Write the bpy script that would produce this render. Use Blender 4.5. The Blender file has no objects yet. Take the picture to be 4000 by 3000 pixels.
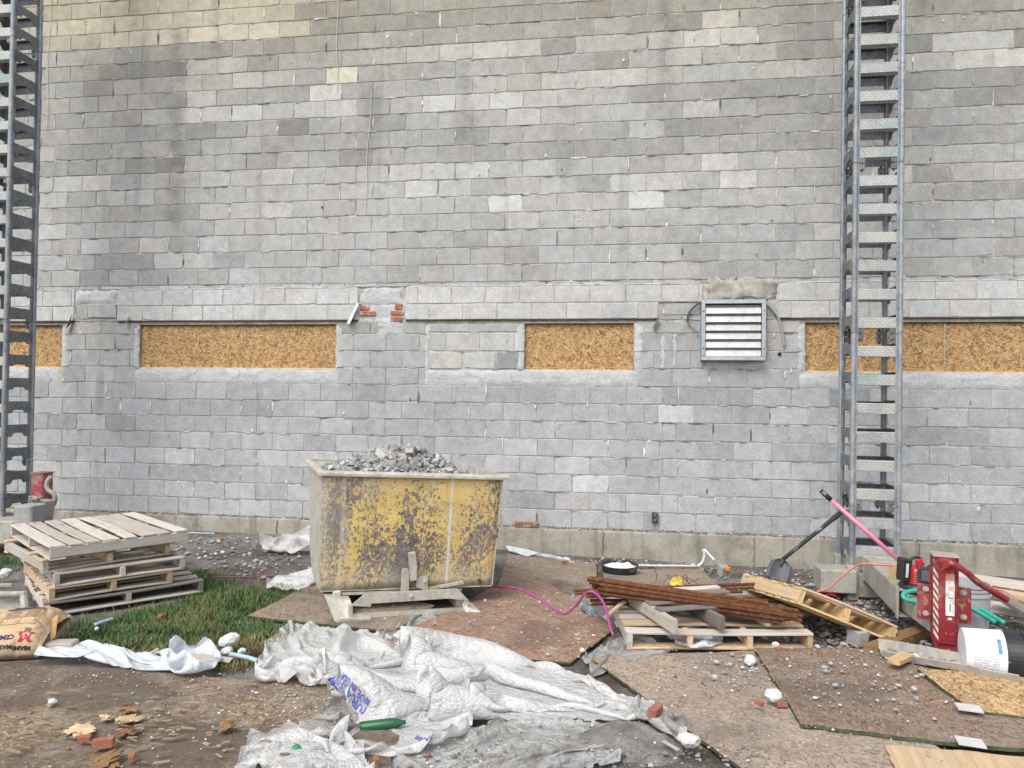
import bpy, bmesh, math, random
import numpy as np
from mathutils import Matrix, Vector, noise as mnoise
random.seed(7); rng = np.random.default_rng(7)
scene = bpy.context.scene
COL = scene.collection
rad = math.radians

# ---------------------------------------------------------------- camera, sky, sun, exposure
F = 2774.0                                   # focal length in pixels of the 4000 px wide photograph
CAM = np.array([6.938, -8.193, 1.818])
def _rot(yaw, pitch, roll):
    cy, sy, cp, sp, cr, sr = math.cos(yaw), math.sin(yaw), math.cos(pitch), math.sin(pitch), math.cos(roll), math.sin(roll)
    return (np.array([[cy, -sy, 0], [sy, cy, 0], [0, 0, 1]]) @ np.array([[1, 0, 0], [0, cp, -sp], [0, sp, cp]])
            @ np.array([[cr, 0, sr], [0, 1, 0], [-sr, 0, cr]]))
RM = _rot(rad(7.97), rad(1.09), rad(-0.63))
cam_data = bpy.data.cameras.new('camera')
cam_data.sensor_width = 36; cam_data.lens = 36 * F / 4000; cam_data.clip_end = 500; cam_data.clip_start = .05
cam = bpy.data.objects.new('camera', cam_data); COL.objects.link(cam)
cam.matrix_world = Matrix(((RM[0, 0], RM[0, 2], -RM[0, 1], CAM[0]), (RM[1, 0], RM[1, 2], -RM[1, 1], CAM[1]),
                           (RM[2, 0], RM[2, 2], -RM[2, 1], CAM[2]), (0, 0, 0, 1)))
scene.camera = cam

SUN_EL, SUN_AZ = 52, 205                     # high soft light from the open side, behind the camera and a little left
sd = Vector((math.sin(rad(SUN_AZ)) * math.cos(rad(SUN_EL)), math.cos(rad(SUN_AZ)) * math.cos(rad(SUN_EL)), math.sin(rad(SUN_EL))))
world = bpy.data.worlds.new('World'); scene.world = world; world.use_nodes = True
wn = world.node_tree.nodes; wl = world.node_tree.links
sky = wn.new('ShaderNodeTexSky'); sky.sky_type = 'NISHITA'; sky.sun_disc = False
sky.sun_elevation = rad(SUN_EL); sky.sun_rotation = rad(SUN_AZ); sky.air_density = 1.0; sky.dust_density = 3.0; sky.ozone_density = 1.0
hs = wn.new('ShaderNodeHueSaturation'); hs.inputs['Saturation'].default_value = .32
wl.new(sky.outputs[0], hs.inputs['Color']); wl.new(hs.outputs[0], wn['Background'].inputs['Color'])
wn['Background'].inputs['Strength'].default_value = .13
sun_data = bpy.data.lights.new('sun', 'SUN'); sun_data.energy = 1.0; sun_data.angle = rad(35); sun_data.color = (1, .96, .9)
sun = bpy.data.objects.new('sun', sun_data); COL.objects.link(sun)
sun.rotation_euler = sd.to_track_quat('Z', 'Y').to_euler()
scene.view_settings.view_transform = 'Standard'; scene.view_settings.look = 'None'
scene.view_settings.gamma = 1; scene.view_settings.use_curve_mapping = False
scene.view_settings.exposure = 0.93

# ---------------------------------------------------------------- measuring helpers
def ray(px, py): return RM @ np.array([(px - 2000) / F, 1, -(py - 1500) / F])
def atz(px, py, z): d = ray(px, py); return CAM + d * (z - CAM[2]) / d[2]
def atd(px, py, dep): return CAM + ray(px, py) * dep
def atw(px, py, Y=0.0): d = ray(px, py); return CAM + d * (Y - CAM[1]) / d[1]
def G(X, Y):
    t = np.clip((8 - X) / 5, 0, 1) * np.clip(1 + Y / 3, 0, 1)
    return .048 * -np.clip(Y, -9, .3) + .15 * t
def atg(px, py, dz=0.0):
    z = .2
    for _ in range(25):
        p = atz(px, py, z + dz); z = .5 * z + .5 * float(G(p[0], p[1]))
    return np.array([p[0], p[1], float(G(p[0], p[1])) + dz])
def U(a, b): return random.uniform(a, b)

# ---------------------------------------------------------------- mesh and object helpers
class MB:
    def __init__(s): s.v = []; s.f = []; s.c = []
    def add(s, vs, fs, col=None, M=None):
        n = len(s.v)
        if M is not None: vs = [tuple(M @ Vector(p)) for p in vs]
        s.v += [tuple(map(float, p)) for p in vs]; s.f += [tuple(i + n for i in f) for f in fs]
        s.c += [col or (1, 1, 1)] * len(vs)
        return s
    def box(s, c, d, col=None, M=None, bev=0.0):
        x, y, z = c; a, b, e = d[0] / 2, d[1] / 2, d[2] / 2
        if bev <= 0:
            vs = [(x + i * a, y + j * b, z + k * e) for i in (-1, 1) for j in (-1, 1) for k in (-1, 1)]
            return s.add(vs, [(0, 1, 3, 2), (4, 6, 7, 5), (0, 4, 5, 1), (2, 3, 7, 6), (0, 2, 6, 4), (1, 5, 7, 3)], col, M)
        bm = bmesh.new(); bmesh.ops.create_cube(bm, size=1)
        for v in bm.verts: v.co = Vector((x + v.co.x * d[0], y + v.co.y * d[1], z + v.co.z * d[2]))
        bmesh.ops.bevel(bm, geom=bm.edges[:], offset=min(bev, min(d) * .4), segments=1, affect='EDGES')
        return s.addbm(bm, col, M)
    def addbm(s, bm, col=None, M=None):
        bm.verts.index_update()
        s.add([tuple(v.co) for v in bm.verts], [tuple(v.index for v in f.verts) for f in bm.faces], col, M); bm.free(); return s
    def prism(s, poly, axis, a, b, col=None, M=None):
        # poly in the two other axes (in order x,y,z without axis), extruded from a to b
        n = len(poly); vs = []
        for t in (a, b):
            for p in poly:
                q = [p[0], p[1]]; q.insert(axis, t); vs.append(tuple(q))
        fs = [tuple(range(n)), tuple(range(2 * n - 1, n - 1, -1))] + [(i, n + i, n + (i + 1) % n, (i + 1) % n) for i in range(n)]
        return s.add(vs, fs, col, M)
    def tube(s, pts, r, sides=8, caps=True, col=None, M=None):
        P = [Vector(p) for p in pts]; n = len(P)
        rs = r if hasattr(r, '__len__') else [r] * n
        t0 = (P[1] - P[0]).normalized(); u = t0.orthogonal().normalized(); vs = []; fs = []
        for i in range(n):
            t = ((P[min(i + 1, n - 1)] - P[max(i - 1, 0)])).normalized()
            u = (u - t * u.dot(t)).normalized(); w = t.cross(u)
            for k in range(sides):
                a = 2 * math.pi * k / sides; vs.append(tuple(P[i] + (u * math.cos(a) + w * math.sin(a)) * rs[i]))
        for i in range(n - 1):
            for k in range(sides):
                fs.append((i * sides + k, i * sides + (k + 1) % sides, (i + 1) * sides + (k + 1) % sides, (i + 1) * sides + k))
        if caps: fs += [tuple(range(sides - 1, -1, -1)), tuple((n - 1) * sides + k for k in range(sides))]
        return s.add(vs, fs, col, M)
    def lathe(s, prof, sides=32, col=None, M=None):
        vs = []; fs = []; n = len(prof)
        for r, z in prof:
            for k in range(sides):
                a = 2 * math.pi * k / sides; vs.append((r * math.cos(a), r * math.sin(a), z))
        for i in range(n - 1):
            for k in range(sides):
                fs.append((i * sides + k, i * sides + (k + 1) % sides, (i + 1) * sides + (k + 1) % sides, (i + 1) * sides + k))
        return s.add(vs, fs, col, M)
    def mesh(s, name, mat=None, smooth=False, fixn=True):
        me = bpy.data.meshes.new(name); me.from_pydata(s.v, [], s.f)
        if fixn:
            bm = bmesh.new(); bm.from_mesh(me); bmesh.ops.recalc_face_normals(bm, faces=bm.faces[:]); bm.to_mesh(me); bm.free()
        at = me.color_attributes.new('tone', 'FLOAT_COLOR', 'POINT')
        at.data.foreach_set('color', np.array([(*c, 1) for c in s.c], dtype=np.float32).ravel())
        if mat: me.materials.append(mat)
        if smooth is True: me.polygons.foreach_set('use_smooth', [True] * len(me.polygons))
        elif smooth: me.shade_auto(smooth) if hasattr(me, 'shade_auto') else None
        me.update(); return me
    def build(s, name, mat, parent=None, smooth=False, fixn=True, M=None):
        o = bpy.data.objects.new(name, s.mesh(name, mat, smooth, fixn)); COL.objects.link(o)
        if parent: o.parent = parent
        if M is not None: o.matrix_local = M
        return o
def tag(o, label=None, cat=None, group=None, kind=None):
    if label: o['label'] = label
    if cat: o['category'] = cat
    if group: o['group'] = group
    if kind: o['kind'] = kind
    return o
def thing(name, label, cat, M=None, group=None):
    o = bpy.data.objects.new(name, None); COL.objects.link(o); o.empty_display_size = .1
    if M is not None: o.matrix_world = M
    return tag(o, label, cat, group)
def link(name, me, parent=None, M=None):
    o = bpy.data.objects.new(name, me); COL.objects.link(o)
    if parent: o.parent = parent
    if M is not None: o.matrix_local = M
    return o
def TR(p, rz=0, rx=0, ry=0): return Matrix.Translation(Vector([float(q) for q in p])) @ Matrix.Rotation(rz, 4, 'Z') @ Matrix.Rotation(ry, 4, 'Y') @ Matrix.Rotation(rx, 4, 'X')
def frame(o, x, y):                        # matrix from origin and two directions
    x = Vector([float(q) for q in x]).normalized(); y = Vector([float(q) for q in y]); z = x.cross(y).normalized(); y = z.cross(x)
    return Matrix(((x.x, y.x, z.x, o[0]), (x.y, y.y, z.y, o[1]), (x.z, y.z, z.z, o[2]), (0, 0, 0, 1)))
def curve_pts(pts, n=8):                   # Catmull-Rom through points
    P = [np.array(p, float) for p in pts]; P = [2 * P[0] - P[1]] + P + [2 * P[-1] - P[-2]]; out = []
    for i in range(1, len(P) - 2):
        for k in range(n):
            t = k / n; a, b, c, d = P[i - 1:i + 3]
            out.append(.5 * (2 * b + (c - a) * t + (2 * a - 5 * b + 4 * c - d) * t * t + (3 * b - a - 3 * c + d) * t ** 3))
    return out + [P[-2]]

# ---------------------------------------------------------------- material helpers
class N:
    def __init__(s, name):
        s.m = bpy.data.materials.new(name); s.m.use_nodes = True; s.t = s.m.node_tree; s.n = s.t.nodes
        s.b = s.n['Principled BSDF']; s.out = s.n['Material Output']
    def nd(s, t, **k):
        n = s.n.new(t)
        for a, b in k.items(): setattr(n, a, b)
        return n
    def set(s, sock, v):
        if isinstance(v, bpy.types.NodeSocket): s.t.links.new(v, sock)
        elif v is not None:
            if sock.type == 'RGBA' and len(v) == 3: v = (*v, 1)
            sock.default_value = v
    def pos(s): return s.nd('ShaderNodeNewGeometry').outputs['Position']
    def obj(s): return s.nd('ShaderNodeTexCoord').outputs['Object']
    def gen(s): return s.nd('ShaderNodeTexCoord').outputs['Generated']
    def uv(s): return s.nd('ShaderNodeTexCoord').outputs['UV']
    def rnd(s): return s.nd('ShaderNodeObjectInfo').outputs['Random']
    def tone(s): return s.nd('ShaderNodeAttribute', attribute_name='tone').outputs['Color']
    def map(s, v, sc=(1, 1, 1), rot=(0, 0, 0), loc=(0, 0, 0)):
        n = s.nd('ShaderNodeMapping'); s.set(n.inputs[0], v); n.inputs['Scale'].default_value = sc; n.inputs['Rotation'].default_value = rot
        s.set(n.inputs['Location'], loc); return n.outputs[0]
    def noise(s, v, sc, det=4, ro=.6, dist=0.0, out=0):
        n = s.nd('ShaderNodeTexNoise'); s.set(n.inputs['Vector'], v); n.inputs['Scale'].default_value = sc; n.inputs['Detail'].default_value = det
        n.inputs['Roughness'].default_value = ro; n.inputs['Distortion'].default_value = dist; return n.outputs[out]
    def vor(s, v, sc, out='Distance', feat='F1', rand=1.0):
        n = s.nd('ShaderNodeTexVoronoi', feature=feat); s.set(n.inputs['Vector'], v); n.inputs['Scale'].default_value = sc
        n.inputs['Randomness'].default_value = rand; return n.outputs[out]
    def ramp(s, f, stops, interp='LINEAR'):
        n = s.nd('ShaderNodeValToRGB'); s.set(n.inputs[0], f); e = n.color_ramp.elements; n.color_ramp.interpolation = interp
        while len(e) < len(stops): e.new(.5)
        for el, (p, c) in zip(e, stops):
            el.position = p; el.color = (*c, 1) if hasattr(c, '__len__') else (c, c, c, 1)
        return n.outputs[0]
    def mix(s, f, a, b, mode='MIX'):
        n = s.nd('ShaderNodeMix', data_type='RGBA', blend_type=mode); s.set(n.inputs['Factor'], f); s.set(n.inputs['A'], a); s.set(n.inputs['B'], b)
        return n.outputs['Result']
    def ma(s, op, a, b=None, c=None, clamp=False):
        n = s.nd('ShaderNodeMath', operation=op, use_clamp=clamp); s.set(n.inputs[0], a)
        if b is not None: s.set(n.inputs[1], b)
        if c is not None: s.set(n.inputs[2], c)
        return n.outputs[0]
    def rng(s, f, a, b, c=0.0, d=1.0):
        n = s.nd('ShaderNodeMapRange'); s.set(n.inputs[0], f)
        for i, q in enumerate((a, b, c, d)): n.inputs[i + 1].default_value = q
        return n.outputs[0]
    def sep(s, v):
        n = s.nd('ShaderNodeSeparateXYZ'); s.set(n.inputs[0], v); return n.outputs
    def comb(s, x, y, z):
        n = s.nd('ShaderNodeCombineXYZ')
        for i, q in enumerate((x, y, z)): s.set(n.inputs[i], q)
        return n.outputs[0]
    def vadd(s, a, b):
        n = s.nd('ShaderNodeVectorMath', operation='ADD'); s.set(n.inputs[0], a); s.set(n.inputs[1], b); return n.outputs[0]
    def bump(s, h, st=.3, d=.005, nrm=None):
        n = s.nd('ShaderNodeBump'); n.inputs['Strength'].default_value = st; n.inputs['Distance'].default_value = d; s.set(n.inputs['Height'], h)
        if nrm is not None: s.set(n.inputs['Normal'], nrm)
        return n.outputs[0]
    def fin(s, col, ro=.8, met=0.0, nrm=None, spec=.3, **k):
        s.set(s.b.inputs['Base Color'], col); s.set(s.b.inputs['Roughness'], ro); s.set(s.b.inputs['Metallic'], met)
        s.b.inputs['Specular IOR Level'].default_value = spec
        if nrm is not None: s.set(s.b.inputs['Normal'], nrm)
        for a, b in k.items(): s.set(s.b.inputs[a.replace('_', ' ')], b)
        return s.m
def simple(name, col, ro=.7, met=0.0, var=.15, sc=8, dirt=None, dirtamt=.4, bumpst=.1, spec=.3, dsc=3.0):
    n = N(name); p = n.obj(); a = n.noise(p, sc, 5, .65)
    c = n.mix(n.rng(a, .3, .7), tuple(x * (1 - var) for x in col), tuple(min(1, x * (1 + var)) for x in col))
    if dirt: c = n.mix(n.ma('MULTIPLY', n.rng(n.noise(p, dsc, 6, .7, .5), .5 - dirtamt * .4, .62), min(1, .5 + dirtamt)), c, dirt)
    return n.fin(c, ro, met, n.bump(n.noise(p, sc * 6, 4, .6), bumpst, .003), spec)
# ---------------------------------------------------------------- materials
STAINS = [(690, 150, 1030, .19, .55), (520, -60, 200, .14, .5), (1450, 380, 720, .18, .42), (1820, 300, 640, .16, .6), (845, -60, 330, .12, .4), (3110, -80, 140, .14, .55), (3600, -80, 160, .12, .6), (2600, 20, 420, .14, .4), (360, 330, 560, .2, .35), (2830, 1180, 1420, .5, .4), (300, 1450, 2000, .3, .25), (2200, 560, 900, .2, .3)]
def m_block():
    n = N('concrete_block'); p = n.pos(); t = n.tone()
    sp = n.noise(p, 62, 5, .8); big = n.noise(p, 1.3, 5, .6); med = n.noise(p, 9, 6, .7)
    c = n.mix(1.0, t, n.ramp(sp, [(.3, .66), (.5, 1.0), (.7, 1.3)]), 'MULTIPLY')
    c = n.mix(1.0, c, n.ramp(med, [(.3, .80), (.7, 1.14)]), 'MULTIPLY')
    c = n.mix(1.0, c, n.ramp(big, [(.3, .88), (.7, 1.1)]), 'MULTIPLY')
    # vertical water stains that start at the top of the wall
    st = n.noise(n.map(p, (3.2, 1, .10)), 1.0, 4, .6, .3); stb = n.noise(n.map(p, (1, 1, .8)), 1.7, 3, .5)
    sm = n.ma('MULTIPLY', n.rng(st, .60, .72), n.rng(stb, .42, .62))
    c = n.mix(n.ma('MULTIPLY', sm, .42), c, (.15, .145, .135))
    x, y, z = n.sep(p); wob = n.ma('MULTIPLY', n.ma('SUBTRACT', n.noise(p, 3.5, 3, .6), .5), .22); brk = n.rng(n.noise(n.map(p, (1, 1, 1.6)), 3, 4, .6), .3, .62)
    for px, y0, y1, w_, am in STAINS:
        x0 = float(atw(px, (y0 + y1) / 2)[0]); z1, z0 = float(atw(px, y0)[2]), float(atw(px, y1)[2])
        g_ = n.rng(n.ma('ABSOLUTE', n.ma('SUBTRACT', n.ma('ADD', x, wob), x0)), w_, w_ * .15); gz_ = n.ma('MULTIPLY', n.rng(z, z0, z0 + .5), n.rng(z, z1 + .5, z1))
        c = n.mix(n.ma('MULTIPLY', n.ma('MULTIPLY', g_, gz_), n.ma('MULTIPLY', brk, am)), c, (.12, .115, .105))
    # chalky splashes
    sl = n.noise(p, 26, 3, .5, .4); slm = n.ma('MULTIPLY', n.rng(sl, .73, .76), n.rng(n.noise(p, 1.6, 2, .5), .45, .55))
    c = n.mix(n.ma('MULTIPLY', slm, .8), c, (.62, .62, .6))
    # dirt splashed up near the ground
    h = n.ma('MULTIPLY', n.noise(p, 420, 2, .6), 1.0)
    return n.fin(c, .93, 0, n.bump(n.ma('ADD', n.ma('MULTIPLY', h, .6), n.noise(p, 120, 4, .75)), .55, .004), .2)
def m_mortar():
    n = N('mortar'); p = n.pos(); t = n.tone()
    c = n.mix(1.0, t, n.ramp(n.noise(p, 7, 6, .75), [(.3, .55), (.5, .95), (.7, 1.45)]), 'MULTIPLY')
    c = n.mix(1.0, c, n.ramp(n.noise(p, 90, 4, .7), [(.3, .75), (.7, 1.2)]), 'MULTIPLY')
    return n.fin(c, .95, 0, n.bump(n.noise(p, 70, 5, .7), .7, .006), .15)
def m_parge():
    n = N('parging'); p = n.pos()
    a = n.noise(n.map(p, (1, 1, 2.2)), 5, 6, .65, .8); b = n.noise(p, 40, 5, .7)
    c = n.ramp(a, [(.25, (.36, .365, .37)), (.5, (.48, .49, .50)), (.75, (.58, .59, .60))])
    c = n.mix(1.0, c, n.ramp(b, [(.3, .8), (.65, 1.08)]), 'MULTIPLY')
    cr = n.vor(n.map(p, (1, 1, .45), (0, .2, 0)), 3.1, 'Distance', 'DISTANCE_TO_EDGE')
    c = n.mix(n.ma('MULTIPLY', n.rng(cr, .010, .004), n.rng(n.noise(p, 3, 3, .6), .5, .6)), c, (.27, .27, .26))
    return n.fin(c, .9, 0, n.bump(n.ma('ADD', a, n.ma('MULTIPLY', b, .4)), .6, .02), .2)
def m_concrete(name, c0, c1, c2, streak=True):
    n = N(name); p = n.pos()
    a = n.noise(p, 4, 6, .7, .4); b = n.noise(p, 60, 4, .7)
    c = n.ramp(a, [(.25, c0), (.5, c1), (.75, c2)])
    if streak: c = n.mix(n.ma('MULTIPLY', n.rng(n.noise(n.map(p, (7, 1, .5)), 1, 4, .6), .52, .66), .5), c, tuple(x * .62 for x in c0))
    c = n.mix(1.0, c, n.ramp(b, [(.3, .8), (.7, 1.12)]), 'MULTIPLY')
    return n.fin(c, .92, 0, n.bump(n.ma('ADD', b, a), .4, .008), .2)
def m_osb(name, light, mid, dark, grid=True, worn=0.0, frame_='pos', drk=.05):
    # strands: three layers of stretched cells at different angles, each strand one colour
    n = N(name); p = n.pos() if frame_ == 'pos' else n.obj()
    if frame_ == 'pos':
        x, y, z = n.sep(p); p = n.comb(x, z, 0.0)
    wob = n.noise(p, 6, 2, .5, 0, 1)
    pv = n.vadd(p, n.map(wob, (.03, .03, 0)))
    cols = []; rs = []
    for i, (ang, sc) in enumerate(((.25, 1.0), (-.55, 1.15), (.95, .9), (-.1, 1.3), (1.9, 1.0), (-1.1, 1.1), (.5, 1.4))):
        q = n.map(n.map(pv, (1, 1, 1), (0, 0, ang)), (20 * sc, 80 * sc, 1), (0, 0, 0), (i * 3.7, i * 1.9, 0))
        col = n.vor(q, 1.0, 'Color'); r, g, b = n.sep(col); rs.append((r, g, b))
    best = rs[0][0]; tone = rs[0][1]; edge = rs[0][2]
    for r, g, b in rs[1:]:
        m = n.ma('GREATER_THAN', r, best); best = n.ma('MAXIMUM', r, best)
        f = n.nd('ShaderNodeMix', data_type='FLOAT'); n.set(f.inputs[0], m); n.set(f.inputs[2], tone); n.set(f.inputs[3], g); tone = f.outputs[0]
    c = n.ramp(tone, [(.0, dark), (.14, tuple(.5 * (a + b) for a, b in zip(dark, mid))), (.3, mid), (.62, light), (.86, tuple(min(1, q * 1.25) for q in light)), (1, tuple(.6 * q for q in mid))])
    gr = n.noise(n.map(pv, (20, 90, 1), (0, 0, .2)), 3, 4, .7)
    c = n.mix(1.0, c, n.ramp(gr, [(.3, .72), (.65, 1.12)]), 'MULTIPLY')
    if worn:
        d = n.noise(p, 1.9, 7, .68, .6); d2 = n.noise(n.map(p, (1, 1, 1), (0, 0, .6), (5, 3, 0)), 3.3, 7, .7, .8)
        c = n.mix(n.ma('MULTIPLY', n.rng(d, .38, .58), worn), c, (.21, .178, .152))
        c = n.mix(n.ma('MULTIPLY', n.rng(d2, .52, .66), .75 * worn), c, (.32, .305, .285))
        c = n.mix(n.ma('MULTIPLY', n.rng(n.noise(p, 1.1, 6, .7, .3), .56 - drk, .66 - drk), .85 * worn), c, (.075, .054, .040))
        c = n.mix(n.ma('MULTIPLY', n.rng(n.noise(n.map(p, (1, 1, 1), (0, 0, 0), (9, 9, 0)), 2.6, 8, .75, .5), .60, .70), .8 * worn), c, (.46, .445, .425))
        sp = n.noise(p, 95, 3, .7); c = n.mix(1.0, c, n.ramp(sp, [(.3, .7), (.7, 1.25)]), 'MULTIPLY')
    if grid:
        x, y, z = n.sep(p)
        gx = n.ma('ABSOLUTE', n.ma('SUBTRACT', n.ma('FRACT', n.ma('DIVIDE', x, .406)), .5)); gz = n.ma('ABSOLUTE', n.ma('SUBTRACT', n.ma('FRACT', n.ma('DIVIDE', n.ma('SUBTRACT', y, .083), .61)), .5))
        ln = n.ma('MAXIMUM', n.ma('GREATER_THAN', gx, .4945), n.ma('GREATER_THAN', gz, .4965))
        c = n.mix(n.ma('MULTIPLY', n.ma('MULTIPLY', ln, n.rng(n.noise(p, 30, 2, .5), .4, .55)), .55), c, (.16, .2, .07))
    return n.fin(c, .82, 0, n.bump(n.ma('ADD', tone, n.ma('MULTIPLY', gr, .8)), .35, .003), .25)
def m_wood(name, a, b, dark, grey=None, g=.5):
    n = N(name); p = n.obj(); r = n.rnd()
    off = n.comb(n.ma('MULTIPLY', r, 37.0), n.ma('MULTIPLY', r, 91.0), n.ma('MULTIPLY', r, 13.0)); q = n.vadd(p, off)
    gr = n.noise(n.map(q, (1.6, 34, 34)), 1.0, 5, .65, .6); fine = n.noise(n.map(q, (6, 190, 190)), 1.0, 3, .6)
    c = n.mix(n.rng(gr, .3, .7), a, b); c = n.mix(n.ma('MULTIPLY', n.rng(fine, .52, .72), .5), c, dark)
    kn = n.vor(n.map(q, (2.0, 9, 9)), 1.0); c = n.mix(n.rng(kn, .13, .05), c, dark)
    if grey: c = n.mix(n.ma('MULTIPLY', n.rng(n.noise(n.map(q, (2.4, 7, 7)), 1, 6, .7, .4), .42, .6), g), c, grey)
    c = n.mix(1.0, c, n.ramp(r, [(0, .78), (1, 1.18)]), 'MULTIPLY')
    st = n.noise(n.map(q, (3, 8, 8)), 1, 5, .7); c = n.mix(n.ma('MULTIPLY', n.rng(st, .58, .72), .55), c, tuple(x * .45 for x in dark))
    return n.fin(c, .88, 0, n.bump(n.ma('ADD', gr, n.ma('MULTIPLY', fine, .7)), .5, .003), .2)
def m_galv(name, tint=(.5, .53, .56), splash=.5, tread=False, dust=(.52, .5, .44), rough=.5):
    n = N(name); p = n.pos(); r = n.rnd()
    sp = n.vor(p, 70, 'Color'); g = n.sep(sp)[0]
    c = n.mix(n.rng(n.noise(p, 6, 5, .7), .3, .7), tuple(x * .72 for x in tint), tint); c = n.mix(.10, c, n.comb(g, g, g))
    c = n.mix(1.0, c, n.ramp(r, [(0, .85), (1, 1.12)]), 'MULTIPLY')
    dm = n.ma('MULTIPLY', n.rng(n.noise(n.map(p, (1, 1, .6)), 7, 7, .72, .6), .56 - splash * .3, .70 - splash * .16), min(1, .4 + splash))
    c = n.mix(dm, c, dust)
    met = n.ma('MULTIPLY', n.ma('SUBTRACT', 1.0, dm), .55)
    h = n.noise(p, 60, 4, .7)
    if tread:
        x, y, z = n.sep(p)
        def bars(ang, ox):
            u, v, w = n.sep(n.map(n.comb(x, z, 0.0), (1, 1, 1), (0, 0, ang), (ox, ox * .5, 0)))
            fu = n.ma('ABSOLUTE', n.ma('SUBTRACT', n.ma('FRACT', n.ma('DIVIDE', u, .030)), .5)); fv = n.ma('ABSOLUTE', n.ma('SUBTRACT', n.ma('FRACT', n.ma('DIVIDE', v, .030)), .5))
            return n.ma('MULTIPLY', n.rng(fu, .36, .28), n.rng(fv, .14, .08))
        tb = n.ma('MAXIMUM', bars(.78, 0.0), bars(-.79, .015)); h = n.ma('ADD', n.ma('MULTIPLY', h, .25), n.ma('MULTIPLY', tb, 1.6))
        c = n.mix(n.ma('MULTIPLY', tb, .5), c, tuple(x * .55 for x in tint))
        c = n.mix(n.ma('MULTIPLY', n.rng(n.noise(p, 1.3, 3, .6, 0.2), .60, .68), .5), c, (.1, .3, .22))
    return n.fin(c, rough, met, n.bump(h, .5 if tread else .25, .004), .4)
def m_hopper():
    n = N('chipped_yellow_paint'); p = n.obj(); x, y, z = n.sep(p)
    a = n.noise(n.map(p, (1, 1, .75)), 44, 7, .68, .8); big = n.noise(n.map(p, (1, 1, .55)), 2.6, 4, .6, .3); fine = n.noise(p, 120, 3, .7)
    # more bare metal on the left and upper middle, more paint on the right and lower middle
    bias = n.ma('ADD', n.rng(x, .0, 1.4, .03, -.055), n.ma('MULTIPLY', n.ma('SUBTRACT', big, .5), .7))
    f = n.ma('ADD', a, bias)
    yel = n.mix(n.rng(n.noise(p, 5, 5, .7), .35, .7), (.56, .395, .115), (.70, .53, .205))
    rust = n.mix(n.rng(n.noise(p, 18, 5, .7), .4, .65), (.105, .085, .085), (.22, .19, .185))
    rust = n.mix(n.ma('MULTIPLY', n.rng(n.noise(p, 9, 5, .7), .58, .7), .5), rust, (.3, .14, .05))
    c = n.mix(n.rng(f, .50, .525), yel, rust)
    c = n.mix(n.ma('MULTIPLY', n.rng(n.noise(p, 3.2, 6, .7, .5), .48, .68), .3), c, (.46, .43, .36))
    c = n.mix(n.ma('MULTIPLY', n.rng(n.noise(n.map(p, (14, 14, .5)), 1, 4, .6), .62, .70), .45), c, (.24, .12, .055))
    # cement dust: bottom edge, left edge, vertical runs
    d1 = n.ma('MULTIPLY', n.rng(n.ma('ADD', z, n.ma('MULTIPLY', n.noise(p, 4, 6, .7), .34)), .36, .12), .72)
    d2 = n.rng(n.noise(n.map(p, (9, 9, .6)), 1, 5, .6, .2), .60, .72)
    lf = n.rng(n.ma('ADD', x, n.ma('MULTIPLY', n.noise(p, 7, 5, .7), .3)), .32, .12)
    c = n.mix(n.ma('MAXIMUM', n.ma('MULTIPLY', d2, .5), n.ma('MAXIMUM', d1, n.ma('MULTIPLY', lf, .6))), c, n.mix(n.noise(p, 22, 5, .7), (.27, .25, .22), (.5, .48, .43)))
    # one long white run of grout
    run = n.ma('ABSOLUTE', n.ma('SUBTRACT', n.ma('ADD', x, n.ma('MULTIPLY', n.noise(n.map(p, (0, 0, 1)), 5, 3, .6), .03)), 1.0))
    c = n.mix(n.ma('MULTIPLY', n.rng(run, .016, .006), .8), c, (.62, .61, .58))
    c = n.mix(n.ma('MULTIPLY', n.rng(n.noise(n.map(p, (11, 11, .35)), 1, 5, .65, .2), .56, .70), .5), c, (.56, .53, .46))
    c = n.mix(1.0, c, n.ramp(fine, [(.3, .82), (.7, 1.12)]), 'MULTIPLY')
    return n.fin(c, .7, 0, n.bump(n.ma('ADD', n.rng(f, .47, .51, 1, 0), n.ma('MULTIPLY', fine, .4)), .4, .003), .35)
def m_chip(name, paint, bare, amt=.4, sc=14, dust=None, dz=.0):
    n = N(name); p = n.obj()
    f = n.noise(p, sc, 6, .65, .5); c = n.mix(n.rng(n.noise(p, 6, 4, .6), .3, .7), tuple(x * .75 for x in paint), paint)
    c = n.mix(n.rng(f, .66 - amt * .3, .69 - amt * .3), c, bare)
    if dust: c = n.mix(n.ma('MULTIPLY', n.rng(n.noise(p, 5, 7, .7, .4), .45 - dz, .68 - dz), .85), c, n.ramp(n.noise(p, 11, 7, .72, .5), [(.3, tuple(x * .5 for x in dust)), (.5, tuple(x * .86 for x in dust)), (.68, tuple(min(1, x * 1.2) for x in dust))]))
    return n.fin(c, .55, 0, n.bump(n.noise(p, 60, 4, .7), .3, .003), .4)
def m_rust():
    n = N('rusty_steel'); p = n.obj(); r = n.rnd()
    c = n.ramp(n.noise(p, 22, 6, .7), [(.25, (.045, .02, .012)), (.5, (.115, .045, .02)), (.75, (.2, .085, .038))])
    c = n.mix(1.0, c, n.ramp(r, [(0, .75), (1, 1.25)]), 'MULTIPLY')
    return n.fin(c, .85, 0, n.bump(n.noise(p, 150, 3, .7), .4, .002), .25)
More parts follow.
